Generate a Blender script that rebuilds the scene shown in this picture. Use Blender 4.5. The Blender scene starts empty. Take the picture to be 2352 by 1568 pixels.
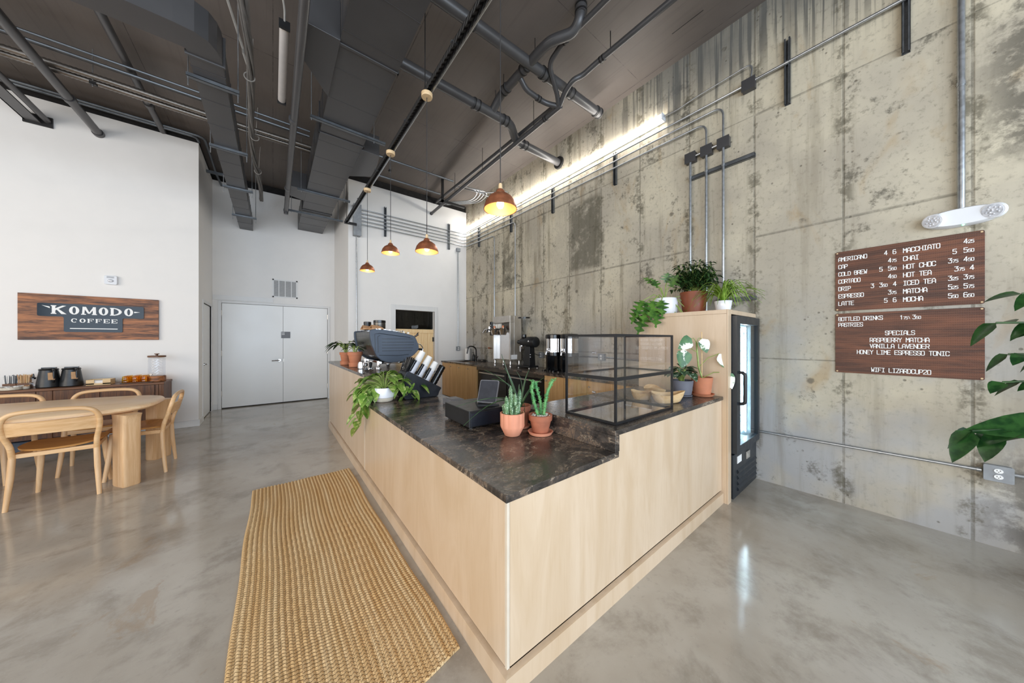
import bpy, bmesh, math, random
from mathutils import Vector, Matrix
RND = random.Random(11)
S = bpy.context.scene
C = S.collection
PI = math.pi
WX, YB, YL, YF, ZC = 3.745, 6.597, 6.886, 8.27, 4.64   # concrete wall x, kitchen wall y, sign wall y, far door wall y, ceiling z

# ------------------------------------------------------------------ camera, world, light, exposure
cam_d = bpy.data.cameras.new('camera'); cam = bpy.data.objects.new('camera', cam_d); C.objects.link(cam)
cam.location = (0, 0, 1.36); cam.rotation_euler = (PI/2, 0, -math.radians(38.12))
cam_d.sensor_width = 36; cam_d.lens = 699.6/2352*36; cam_d.shift_y = -2.9/2352; cam_d.clip_start = 0.05
S.camera = cam
S.view_settings.view_transform = 'Standard'; S.view_settings.look = 'None'
S.view_settings.gamma = 1; S.view_settings.use_curve_mapping = False
S.view_settings.exposure = 0.1
S.cycles.use_denoising = True
S.cycles.max_bounces = 10; S.cycles.diffuse_bounces = 5; S.cycles.transparent_max_bounces = 16
S.cycles.caustics_reflective = False; S.cycles.caustics_refractive = False
S.cycles.sample_clamp_indirect = 6
w = bpy.data.worlds.new('sky'); S.world = w; w.use_nodes = True
w.node_tree.nodes['Background'].inputs[0].default_value = (0.72, 0.85, 1.0, 1)
w.node_tree.nodes['Background'].inputs[1].default_value = 1.0
def area(name, loc, rot, sx, sy, power, col):
    d = bpy.data.lights.new(name, 'AREA'); d.shape = 'RECTANGLE'; d.size = sx; d.size_y = sy; d.energy = power; d.color = col
    o = bpy.data.objects.new(name, d); C.objects.link(o); o.location = loc; o.rotation_euler = rot
    return o
# daylight standing in the storefront behind the camera and in the windows of the left wall
area('storefront_daylight', (-1.3, -4.1, 2.0), (PI/2, 0, 0), 9.4, 3.4, 530, (0.74, 0.86, 1.0))
area('window_daylight', (-6.35, .9, 2.2), (PI/2, 0, -PI/2), 7.0, 3.2, 285, (1.0, 0.89, 0.76))

# ------------------------------------------------------------------ helpers
def lin(h):
    if isinstance(h, (tuple, list)): c = [v/255 for v in h]
    else: c = [int(h[i:i+2], 16)/255 for i in (0, 2, 4)]
    return tuple(v/12.92 if v <= .04045 else ((v+.055)/1.055)**2.4 for v in c)
class N:
    """small node-graph writer"""
    def __init__(s, name):
        s.m = bpy.data.materials.new(name); s.m.use_nodes = True
        s.t = s.m.node_tree; s.b = s.t.nodes['Principled BSDF']; s.out = s.t.nodes['Material Output']
    def n(s, typ, **k):
        x = s.t.nodes.new('ShaderNode'+typ)
        for a, v in k.items(): setattr(x, a, v)
        return x
    def l(s, a, b): s.t.links.new(a, b)
    def put(s, sock, v):
        if hasattr(v, 'is_output'): s.l(v, sock)
        else: sock.default_value = v if not (isinstance(v, tuple) and len(v) == 3 and sock.type == 'RGBA') else (*v, 1)
    def math(s, op, a, b=0.0, c=None, clamp=False):
        x = s.n('Math', operation=op, use_clamp=clamp); s.put(x.inputs[0], a); s.put(x.inputs[1], b)
        if c is not None: s.put(x.inputs[2], c)
        return x.outputs[0]
    def pos(s, obj=False):
        if obj: return s.n('TexCoord').outputs['Object']
        return s.n('NewGeometry').outputs['Position']
    def xyz(s, v):
        x = s.n('SeparateXYZ'); s.l(v, x.inputs[0]); return x.outputs
    def vec(s, x, y, z):
        c = s.n('CombineXYZ')
        for i, v in enumerate((x, y, z)): s.put(c.inputs[i], v)
        return c.outputs[0]
    def scale(s, v, f):
        x = s.n('VectorMath', operation='MULTIPLY'); s.l(v, x.inputs[0]); x.inputs[1].default_value = f; return x.outputs[0]
    def noise(s, v, sc, det=4, rough=.55, dist=0):
        x = s.n('TexNoise'); s.l(v, x.inputs['Vector']); x.inputs['Scale'].default_value = sc
        x.inputs['Detail'].default_value = det; x.inputs['Roughness'].default_value = rough; x.inputs['Distortion'].default_value = dist
        return x.outputs[0]
    def ramp(s, f, a, b, lo=0.0, hi=1.0):
        x = s.n('MapRange', interpolation_type='SMOOTHSTEP'); s.put(x.inputs[0], f)
        for i, v in enumerate((a, b, lo, hi)): x.inputs[i+1].default_value = v
        return x.outputs[0]
    def mix(s, f, a, b, mode='MIX'):
        x = s.n('Mix', data_type='RGBA', blend_type=mode); s.put(x.inputs[0], f); s.put(x.inputs[6], a); s.put(x.inputs[7], b)
        return x.outputs[2]
    def bump(s, h, st=.3, d=.01):
        x = s.n('Bump'); x.inputs['Strength'].default_value = st; x.inputs['Distance'].default_value = d
        s.l(h, x.inputs['Height']); s.l(x.outputs[0], s.b.inputs['Normal']); return x
    def fin(s, col=None, rough=None, metal=None, **k):
        if col is not None: s.put(s.b.inputs['Base Color'], col)
        if rough is not None: s.put(s.b.inputs['Roughness'], rough)
        if metal is not None: s.put(s.b.inputs['Metallic'], metal)
        for a, v in k.items(): s.put(s.b.inputs[a.replace('_', ' ')], v)
        return s.m
def plain(name, c, rough=.5, metal=0, var=.12, sc=14, bump=0, **k):
    g = N(name); p = g.pos(True); f = g.noise(p, sc, 3); c = lin(c)
    d = tuple(x*(1-var) for x in c); u = tuple(min(1, x*(1+var)) for x in c)
    col = g.mix(g.ramp(f, .3, .7), d, u)
    r = g.ramp(f, .3, .7, max(.02, rough*.88), min(1, rough*1.12))
    if bump: g.bump(g.noise(p, sc*6, 4), bump, .003)
    return g.fin(col, r, metal, **k)
def emit(name, c, st):
    g = N(name); g.fin((0.8, 0.8, 0.8), .4); g.put(g.b.inputs['Emission Color'], (*lin(c), 1)); g.b.inputs['Emission Strength'].default_value = st
    return g.m
def woodm(name, a, b, axis=0, sc=1.0, rough=.45, stretch=14, knots=0, coat=0, rows=0):
    """axis = grain direction; object space"""
    g = N(name); p = g.pos(True)
    f = [stretch, stretch, stretch]; f[axis] = 1.0
    q = g.scale(p, tuple(x*sc for x in f))
    n1 = g.noise(q, 1.6, 6, .62, .6); n2 = g.noise(q, 7, 3, .6)
    t = g.math('ADD', g.math('MULTIPLY', n1, .75), g.math('MULTIPLY', n2, .25))
    col = g.mix(g.ramp(t, .36, .64), lin(a), lin(b))
    if knots:
        v = g.n('TexVoronoi'); g.l(g.scale(p, (4.2, 4.2, 4.2)), v.inputs['Vector'])
        col = g.mix(g.ramp(v.outputs['Distance'], .03, .11, .85, 0), col, lin((92, 52, 26)))
    g.bump(t, .12, .002)
    m = g.fin(col, rough)
    if coat: g.b.inputs['Coat Weight'].default_value = coat; g.b.inputs['Coat Roughness'].default_value = .25
    return m

class G:
    """collects shapes, then links them as ONE mesh object"""
    def __init__(s): s.bm = bmesh.new()
    def face(s, pts):
        try: return s.bm.faces.new([s.bm.verts.new(p) for p in pts])
        except ValueError: return None
    def box(s, x0, x1, y0, y1, z0, z1, M=None):
        v = [s.bm.verts.new((M @ Vector(p)) if M else p) for p in ((x0,y0,z0),(x1,y0,z0),(x1,y1,z0),(x0,y1,z0),(x0,y0,z1),(x1,y0,z1),(x1,y1,z1),(x0,y1,z1))]
        for f in ((3,2,1,0),(4,5,6,7),(0,1,5,4),(1,2,6,5),(2,3,7,6),(3,0,4,7)): s.bm.faces.new([v[i] for i in f])
        return s
    def rings(s, rs, cap=True, closed=False):
        vs = [[s.bm.verts.new(p) for p in r] for r in rs]; n = len(vs[0])
        for i in range(len(vs) if closed else len(vs)-1):
            a, b = vs[i], vs[(i+1) % len(vs)]
            for j in range(n): s.bm.faces.new((a[j], a[(j+1) % n], b[(j+1) % n], b[j]))
        if cap and not closed:
            s.bm.faces.new(vs[0][::-1]); s.bm.faces.new(vs[-1])
        return s
    def tube(s, pts, r, n=10, cap=True, closed=False, flat=1.0):
        P = [Vector(p) for p in pts]; m = len(P); rr = r if isinstance(r, (list, tuple)) else [r]*m
        T = []
        for i in range(m):
            a = P[(i-1) % m] if (closed or i) else P[0]; b = P[(i+1) % m] if (closed or i < m-1) else P[-1]
            t = (b-a); T.append(t.normalized() if t.length > 1e-9 else Vector((0,0,1)))
        u = T[0].orthogonal().normalized()
        if abs(T[0].z) < .9: u = (Vector((0,0,1)) - T[0]*T[0].z).normalized()
        R = []
        for i in range(m):
            u = (u - T[i]*u.dot(T[i])); u = u.normalized() if u.length > 1e-6 else T[i].orthogonal().normalized()
            v = T[i].cross(u)
            R.append([P[i] + (u*math.cos(2*PI*k/n)*flat + v*math.sin(2*PI*k/n))*rr[i] for k in range(n)])
        return s.rings(R, cap, closed)
    def cyl(s, a, b, r, r2=None, n=16): return s.tube([a, b], [r, r if r2 is None else r2], n)
    def lathe(s, prof, c=(0,0,0), n=24, M=None, wob=None):
        R = []
        for r, z in prof:
            ring = []
            for k in range(n):
                a = 2*PI*k/n; q = r*(wob(a, z) if wob else 1)
                p = Vector((q*math.cos(a), q*math.sin(a), z)); p = (M @ p) if M else p
                ring.append(p + Vector(c))
            R.append(ring)
        return s.rings(R)
    def prism(s, poly, ax, d0, d1):
        """poly in the two other axes (in x,y,z order), extruded along ax from d0 to d1"""
        def pt(a, b, d):
            q = [a, b]; q.insert(ax, d); return q
        return s.rings([[pt(a, b, d0) for a, b in poly], [pt(a, b, d1) for a, b in poly]])
    def sphere(s, c, r, n=12, m=8, sz=(1,1,1)):
        pr = [(max(1e-4, math.sin(PI*i/m)), -math.cos(PI*i/m)) for i in range(m+1)]
        return s.rings([[Vector(c)+Vector((q*math.cos(2*PI*k/n)*r*sz[0], q*math.sin(2*PI*k/n)*r*sz[1], z*r*sz[2])) for k in range(n)] for q, z in pr])
    def o(s, name, mat, parent=None, smooth=False, bev=0, seg=2, kind=None, label=None, ang=38):
        me = bpy.data.meshes.new(name); bmesh.ops.recalc_face_normals(s.bm, faces=s.bm.faces)
        off = Vector((0,0,0)); q = parent
        while q is not None: off += q.location; q = q.parent
        ob = bpy.data.objects.new(name, me); C.objects.link(ob)
        if parent is not None: ob.parent = parent
        elif kind != 'structure':
            xs = [v.co for v in s.bm.verts]
            off = Vector(((min(v.x for v in xs)+max(v.x for v in xs))/2, (min(v.y for v in xs)+max(v.y for v in xs))/2, min(v.z for v in xs))); ob.location = off
        bmesh.ops.translate(s.bm, verts=s.bm.verts, vec=-off)
        s.bm.to_mesh(me); s.bm.free()
        me.materials.append(mat)
        if smooth:
            me.polygons.foreach_set('use_smooth', [True]*len(me.polygons)); me.set_sharp_from_angle(angle=math.radians(ang))
        if bev:
            b = ob.modifiers.new('edges', 'BEVEL'); b.width = bev; b.segments = seg; b.limit_method = 'ANGLE'; b.angle_limit = math.radians(40)
        if kind: ob['kind'] = kind
        if label: ob['label'] = label
        return ob
def thing(name, label, cat, loc=(0,0,0), rz=0, group=None):
    o = bpy.data.objects.new(name, None); C.objects.link(o); o.empty_display_size = .05
    o.location = loc; o.rotation_euler = (0, 0, rz); o['label'] = label; o['category'] = cat
    if group: o['group'] = group
    return o
def tag(o, label, cat, group=None):
    o['label'] = label; o['category'] = cat
    if group: o['group'] = group
    return o
def struct(name, g, mat, parent=None, **k):
    return g.o(name, mat, parent, kind=None if parent else 'structure', **k)
def dup(root, loc, rz, label, group=None):
    r = root.copy(); C.objects.link(r); r.location = loc; r.rotation_euler = (0, 0, rz); r['label'] = label
    if group: r['group'] = group
    for ch in list(root.children):
        c = ch.copy(); C.objects.link(c); c.parent = r
        for gc in list(ch.children):
            d = gc.copy(); C.objects.link(d); d.parent = c
    return r
def arc(c, r, a0, a1, n, f):
    """points of an arc; f maps (u, v) to xyz"""
    return [f(c[0]+r*math.cos(a0+(a1-a0)*i/n), c[1]+r*math.sin(a0+(a1-a0)*i/n)) for i in range(n+1)]
def rpoly(pts, r, n=4):
    """rounded 2D polygon"""
    out = []; m = len(pts)
    for i in range(m):
        p = Vector(pts[i]); a = Vector(pts[i-1])-p; b = Vector(pts[(i+1) % m])-p
        q = min(r, a.length*.49, b.length*.49); a.normalize(); b.normalize()
        A, B = p+a*q, p+b*q
        for k in range(n+1):
            t = k/n; out.append(tuple(A*(1-t)**2 + p*2*t*(1-t) + B*t*t))
    return out
def bend(pts, r=.06, n=5):
    """polyline with rounded corners"""
    P = [Vector(p) for p in pts]; out = [P[0]]
    for i in range(1, len(P)-1):
        a = P[i-1]-P[i]; b = P[i+1]-P[i]; q = min(r, a.length*.48, b.length*.48); a.normalize(); b.normalize()
        A, B = P[i]+a*q, P[i]+b*q
        for k in range(n+1):
            t = k/n; out.append(A*(1-t)**2 + P[i]*2*t*(1-t) + B*t*t)
    return out+[P[-1]]
def leaf(g, base, d, up, L, Wd, kind='ovate', droop=.25, fold=.15, n=6):
    """one curved leaf blade with a folded midrib"""
    d = Vector(d).normalized(); up = Vector(up); sd = d.cross(up)
    if sd.length < 1e-4: sd = d.orthogonal()
    sd.normalize(); nn = sd.cross(d).normalized(); base = Vector(base)
    prof = {'ovate': lambda t: math.sin(PI*min(1, t**.62))**.75 if 0 < t < 1 else 0,
            'lance': lambda t: math.sin(PI*t**.8)**.9 if 0 < t < 1 else 0,
            'strap': lambda t: (1-t**2.2)*min(1, .55+t*2),
            'lobed': lambda t: (math.sin(PI*t**.6)**.7)*(.62+.38*math.cos(t*n*PI*2)) if 0 < t < 1 else 0}[kind]
    m = n*8 if kind == 'lobed' else n
    prev = None
    for i in range(m+1):
        t = i/m; wv = max(.003, prof(t))*Wd*.5
        c = base + d*(L*t) - Vector((0, 0, 1))*(droop*L*t*t) + nn*0
        row = [s for s in (c - sd*wv + nn*wv*fold*2, c, c + sd*wv + nn*wv*fold*2)]
        row = [g.bm.verts.new(p) for p in row]
        if prev:
            for k in (0, 1): g.bm.faces.new((prev[k], prev[k+1], row[k+1], row[k]))
        prev = row
    return base + d*L - Vector((0, 0, droop*L))

# ------------------------------------------------------------------ materials
def concrete_mat():
    g = N('raw_concrete'); p = g.pos(); o = g.xyz(p); y, z = o[1], o[2]
    q = g.vec(0.0, y, z)
    py = g.math('DIVIDE', g.math('SUBTRACT', y, .293), .597); pz = g.math('DIVIDE', g.math('ADD', z, .02), 1.2)
    cell = g.vec(g.math('FLOOR', py), g.math('FLOOR', pz), 0.0)
    wn = g.n('TexWhiteNoise', noise_dimensions='3D'); g.l(cell, wn.inputs['Vector']); rnd = wn.outputs['Value']; rc = wn.outputs['Color']
    big = g.noise(q, .9, 4, .6); mid = g.noise(q, 3.4, 8, .72, .15); fine = g.noise(q, 26, 5, .7)
    col = g.mix(g.ramp(big, .36, .66), lin((176, 167, 150)), lin((210, 200, 176)))
    col = g.mix(g.math('MULTIPLY', g.ramp(rnd, .1, .95), .30), col, lin((182, 174, 158)))
    col = g.mix(g.ramp(fine, .5, .72, 0, .55), col, lin((138, 130, 114)))
    # ochre bleed
    oc = g.noise(g.scale(q, (1, 1.6, .7)), 1.7, 4, .6, 1.0)
    col = g.mix(g.ramp(oc, .57, .72, 0, .5), col, lin((172, 142, 96)))
    # patchy grey tone, stronger towards the floor
    lowm = g.math('MULTIPLY', g.ramp(z, 2.3, .7), g.ramp(g.noise(q, 1.5, 3), .35, .6))
    col = g.mix(g.math('MULTIPLY', lowm, .9), col, lin((170, 170, 171)))
    # dark weathered blotches, denser in some panels and towards the kitchen
    den = g.math('MULTIPLY_ADD', rnd, .10, g.math('MULTIPLY', g.ramp(y, .8, 5.5), .05))
    blot = g.math('ADD', g.math('MULTIPLY', mid, .72), g.math('ADD', g.math('MULTIPLY', fine, .28), g.math('SUBTRACT', den, .085)))
    col = g.mix(g.ramp(blot, .525, .64, 0, .8), col, lin((88, 84, 72)))
    vs = g.noise(g.vec(0.0, g.math('MULTIPLY', y, 7.0), g.math('MULTIPLY', z, .5)), 1.0, 5, .65)
    col = g.mix(g.math('MULTIPLY', g.ramp(vs, .5, .68), g.ramp(y, -.8, 3.0, .22, .6)), col, lin((122, 111, 90)))
    # one stained formwork panel and blackened edges of the panel right of the menus
    def rect(y0, y1, z0, z1, s=.05):
        a = g.math('MULTIPLY', g.ramp(y, y0-s, y0+s), g.ramp(y, y1+s, y1-s)); b = g.math('MULTIPLY', g.ramp(z, z0-s, z0+s), g.ramp(z, z1+s, z1-s)); return g.math('MULTIPLY', a, b)
    st = g.math('MULTIPLY', rect(2.68, 3.26, 2.45, 3.5), g.ramp(mid, .34, .5)); col = g.mix(g.math('MULTIPLY', st, .72), col, lin((84, 80, 66)))
    st = g.math('MULTIPLY', rect(4.7, 5.1, 2.45, 3.3), g.ramp(mid, .38, .52)); col = g.mix(g.math('MULTIPLY', st, .6), col, lin((92, 88, 74)))
    st = g.math('MULTIPLY', rect(-.75, -.36, 2.55, 3.6, .12), g.ramp(mid, .42, .54)); col = g.mix(g.math('MULTIPLY', st, .75), col, lin((80, 76, 66)))
    st = g.math('MULTIPLY', rect(-1.4, -.38, .0, .62, .14), g.ramp(mid, .44, .56)); col = g.mix(g.math('MULTIPLY', st, .7), col, lin((74, 70, 64)))
    # damp runs below the ceiling
    runs = g.noise(g.vec(0.0, g.math('MULTIPLY', y, 27.0), g.math('MULTIPLY', z, .55)), 1.0, 3, .6)
    ln = g.noise(g.vec(0.0, g.math('MULTIPLY', y, 2.2), 3.0), 1.0, 2)
    edge = g.math('SUBTRACT', z, g.math('MULTIPLY', ln, .9))
    rm = g.math('MULTIPLY', g.ramp(runs, .48, .58), g.ramp(edge, 3.2, 3.95))
    rm = g.math('MULTIPLY', rm, g.math('MULTIPLY', g.ramp(y, -.6, .2), g.ramp(y, 3.6, 1.4)))
    col = g.mix(g.math('MULTIPLY', rm, .85), col, lin((66, 66, 62)))
    wash = g.math('MULTIPLY', g.ramp(edge, 3.5, 4.1), g.math('MULTIPLY', g.ramp(y, -.4, .5), g.ramp(y, 2.6, 1.6)))
    col = g.mix(g.math('MULTIPLY', wash, .72), col, lin((112, 112, 108)))
    # panel joints
    def line(t, wd):
        f = g.math('ABSOLUTE', g.math('SUBTRACT', g.math('FRACT', t), .5)); return g.ramp(f, .5-wd*1.6, .5-wd*.5)
    jv = line(py, .012); sel = g.xyz(rc)
    jh = g.math('MULTIPLY', line(pz, .008), g.ramp(sel[1], .2, .35))
    jit = g.ramp(g.noise(q, 9, 5, .7), .3, .6, .35, 1)
    j = g.math('MULTIPLY', g.math('MAXIMUM', jv, jh), jit)
    col = g.mix(g.math('MULTIPLY', j, .62), col, lin((92, 88, 76)))
    soft = g.math('MULTIPLY', line(py, .085), g.ramp(g.math('ADD', g.math('MULTIPLY', g.noise(q, 3.6, 5, .7), .75), g.math('MULTIPLY', fine, .25)), .49, .59)); col = g.mix(g.math('MULTIPLY', soft, .72), col, lin((96, 90, 74)))
    # air holes and tie holes
    v = g.n('TexVoronoi'); g.l(q, v.inputs['Vector']); v.inputs['Scale'].default_value = 15
    hole = g.math('MULTIPLY', g.ramp(v.outputs['Distance'], .17, .06), g.ramp(g.noise(q, 3.3, 2), .52, .6))
    v2 = g.n('TexVoronoi'); g.l(q, v2.inputs['Vector']); v2.inputs['Scale'].default_value = 2.6
    hole2 = g.math('MULTIPLY', g.ramp(g.math('MULTIPLY_ADD', g.math('SUBTRACT', fine, .5), .08, v2.outputs['Distance']), .085, .04), g.ramp(mid, .4, .52))
    hole = g.math('MAXIMUM', hole, hole2)
    col = g.mix(g.math('MULTIPLY', hole, .75), col, lin((98, 92, 80)))
    h = g.math('SUBTRACT', g.math('MULTIPLY', mid, .5), g.math('ADD', g.math('MULTIPLY', j, .8), g.math('MULTIPLY', hole, .7)))
    h = g.math('ADD', h, g.math('MULTIPLY', fine, .25)); g.bump(h, .45, .008)
    return g.fin(col, .86)
def floor_mat():
    g = N('polished_concrete'); p = g.pos(); big = g.noise(p, .75, 5, .62, .3); mid = g.noise(p, 2.6, 7, .68, .2); fine = g.noise(p, 30, 4, .7); sp = g.noise(p, 90, 2)
    col = g.mix(g.ramp(big, .36, .64), lin((166, 157, 144)), lin((186, 180, 170)))
    col = g.mix(g.ramp(mid, .47, .68, 0, .6), col, lin((128, 119, 107)))
    col = g.mix(g.ramp(g.noise(p, 1.3, 6, .7, 1.2), .6, .68, 0, .45), col, lin((156, 130, 100)))
    col = g.mix(g.ramp(fine, .55, .75, 0, .35), col, lin((142, 137, 128)))
    col = g.mix(g.ramp(sp, .66, .74, 0, .4), col, lin((188, 184, 176)))
    g.bump(mid, .03, .01)
    return g.fin(col, g.ramp(mid, .35, .7, .09, .19), Specular_IOR_Level=.5)
def ceil_mat():
    g = N('painted_slab'); p = g.pos(); o = g.xyz(p)
    n1 = g.noise(p, 1.1, 4); pl = g.noise(g.vec(g.math('MULTIPLY', o[0], 30.0), g.math('MULTIPLY', o[1], 1.0), 0.0), 1.0, 3)
    col = g.mix(g.ramp(n1, .3, .7), lin((98, 90, 84)), lin((110, 101, 95)))
    col = g.mix(g.ramp(pl, .5, .7, 0, .3), col, lin((84, 77, 72)))
    def line(t, wd):
        f = g.math('ABSOLUTE', g.math('SUBTRACT', g.math('FRACT', t), .5)); return g.ramp(f, .5-wd, .5-wd*.4)
    j = g.math('MAXIMUM', line(g.math('DIVIDE', o[0], 1.22), .004), line(g.math('DIVIDE', g.math('ADD', o[1], .4), 2.44), .002))
    j = g.math('MULTIPLY', j, g.ramp(g.noise(p, 5, 4, .7), .35, .6))
    col = g.mix(g.math('MULTIPLY', j, .8), col, lin((40, 36, 34)))
    g.bump(g.math('SUBTRACT', pl, j), .15, .006)
    return g.fin(col, .6)
def stone_mat():
    g = N('leathered_granite'); p = g.pos(); q = g.scale(p, (1.0, 1.7, 1.7))
    a = g.noise(q, 2.2, 8, .66, 1.6); b = g.noise(q, 5.5, 9, .7, 2.0); c = g.noise(q, 46, 4, .7)
    col = g.mix(g.ramp(a, .35, .65), lin((36, 33, 31)), lin((92, 83, 76)))
    ridge = g.math('ABSOLUTE', g.math('SUBTRACT', b, .5))
    vein = g.math('MULTIPLY', g.ramp(ridge, .035, .0), g.ramp(a, .42, .62))
    col = g.mix(g.math('MULTIPLY', vein, .7), col, lin((150, 122, 96)))
    ra = g.math('MULTIPLY', g.ramp(g.math('ABSOLUTE', g.math('SUBTRACT', a, .52)), .016, .0), g.ramp(b, .45, .6))
    col = g.mix(g.math('MULTIPLY', ra, .8), col, lin((190, 170, 146)))
    col = g.mix(g.ramp(c, .6, .75, 0, .5), col, lin((104, 98, 94)))
    g.bump(b, .1, .004)
    return g.fin(col, g.ramp(c, .3, .7, .16, .3), Specular_IOR_Level=.65)
def ply_mat():
    g = N('birch_plywood'); p = g.pos(True); q = g.scale(p, (3, 3, .5)); a = g.noise(q, 1.4, 5, .6, 1.4); b = g.noise(g.scale(p, (40, 40, 3)), 2, 3)
    col = g.mix(g.ramp(a, .3, .7), lin((204, 177, 145)), lin((217, 193, 165)))
    col = g.mix(g.ramp(b, .5, .7, 0, .25), col, lin((194, 164, 126)))
    return g.fin(col, .36, Coat_Weight=.6, Coat_Roughness=.3)
def jute_mat():
    g = N('jute_braid'); p = g.pos(True); o = g.xyz(p)
    rows = 31.0/.79
    ry = g.math('MULTIPLY', o[0], rows); ph = g.math('MULTIPLY', g.math('FLOOR', ry), .37)
    f = g.math('SUBTRACT', g.math('FRACT', ry), .5)
    wv = g.n('TexWhiteNoise', noise_dimensions='1D'); g.l(g.math('FLOOR', ry), wv.inputs['W'])
    seg = g.math('ADD', g.math('MULTIPLY', o[1], 56.0), g.math('ADD', g.math('MULTIPLY', wv.outputs['Value'], 3.0), g.math('MULTIPLY', g.math('ABSOLUTE', f), 1.2)))
    s = g.math('ABSOLUTE', g.math('SUBTRACT', g.math('FRACT', seg), .5))
    n1 = g.noise(p, 120, 3); n2 = g.noise(g.scale(p, (18, 2.0, 1)), 1, 4)
    col = g.mix(g.ramp(n2, .3, .7), lin((222, 186, 132)), lin((236, 208, 162)))
    col = g.mix(g.ramp(wv.outputs['Value'], 0, 1, 0, .5), col, lin((212, 168, 108)))
    col = g.mix(g.ramp(s, .36, .5, 0, .38), col, lin((150, 110, 64)))
    col = g.mix(g.ramp(g.math('ABSOLUTE', f), .42, .5, 0, .45), col, lin((140, 102, 60)))
    col = g.mix(g.ramp(n1, .6, .72, 0, .5), col, lin((150, 108, 58)))
    h = g.math('SUBTRACT', g.math('MULTIPLY', n1, .4), g.math('MULTIPLY', g.ramp(s, .3, .5), 1.0)); g.bump(h, .8, .008)
    return g.fin(col, .9)
def glass_mat(name, c=(1, 1, 1), rough=.0, tint=.92, edge=1.0):
    """clear pane: mostly transmissive with a mirror sheen that grows at grazing angles"""
    g = N(name); t = g.t; tr = g.n('BsdfTransparent'); tr.inputs[0].default_value = (*[v*tint for v in c], 1)
    gl = g.n('BsdfGlossy'); gl.inputs['Roughness'].default_value = max(.01, rough); gl.inputs[0].default_value = (1, 1, 1, 1)
    ge = g.n('NewGeometry'); dt = g.n('VectorMath', operation='DOT_PRODUCT'); g.l(ge.outputs['Normal'], dt.inputs[0]); g.l(ge.outputs['Incoming'], dt.inputs[1])
    fr = g.math('MULTIPLY_ADD', g.math('POWER', g.math('SUBTRACT', 1.0, g.math('ABSOLUTE', dt.outputs['Value'])), 5.0), .9, .04)
    mx = g.n('MixShader'); g.l(g.math('MULTIPLY', fr, edge, clamp=True), mx.inputs[0]); g.l(tr.outputs[0], mx.inputs[1]); g.l(gl.outputs[0], mx.inputs[2]); g.l(mx.outputs[0], g.out.inputs[0])
    return g.m
def leafm(name, a, b, v=None, rough=.35, vs=16, vt=.55):
    g = N(name); p = g.pos(True); n1 = g.noise(p, 22, 3); col = g.mix(g.ramp(n1, .35, .65), lin(a), lin(b))
    if v: col = g.mix(g.ramp(g.noise(p, vs, 4, .6), vt, vt+.05), col, lin(v))
    return g.fin(col, rough, Specular_IOR_Level=.45)

def menu_mat():
    g = N('menu_walnut'); p = g.pos(); o = g.xyz(p); q = g.vec(0.0, g.math('MULTIPLY', o[1], 1.2), g.math('MULTIPLY', o[2], 15.0))
    n1 = g.noise(q, 1.3, 6, .62, .8); n2 = g.noise(g.scale(q, (1, 4, 4)), 1.5, 4)
    col = g.mix(g.ramp(n1, .34, .66), lin((70, 38, 24)), lin((116, 68, 44)))
    col = g.mix(g.ramp(n2, .55, .75, 0, .4), col, lin((134, 84, 56)))
    def per(t, k): return g.math('ABSOLUTE', g.math('SUBTRACT', g.math('FRACT', g.math('MULTIPLY', t, k)), .5))
    d = g.math('MULTIPLY', g.ramp(per(o[1], 110), .3, .5), g.ramp(per(o[2], 62), .12, .5))
    d = g.math('ADD', d, g.math('MULTIPLY', g.ramp(per(o[2], 62), .4, .5), .6))
    col = g.mix(g.math('MULTIPLY', d, .35), col, lin((48, 26, 16)))
    g.bump(g.math('SUBTRACT', 0.0, d), .3, .002)
    return g.fin(col, .5)
def holed_mat():
    g = N('perforated_strut'); p = g.pos(); o = g.xyz(p)
    a = g.math('ABSOLUTE', g.math('SUBTRACT', g.math('FRACT', g.math('MULTIPLY', g.math('ADD', o[0], g.math('ADD', o[1], o[2])), 20.0)), .5))
    return g.fin(g.mix(g.ramp(a, .2, .24), lin((16, 16, 17)), lin((92, 92, 92))), .45, g.ramp(a, .2, .24, .1, .6))
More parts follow.
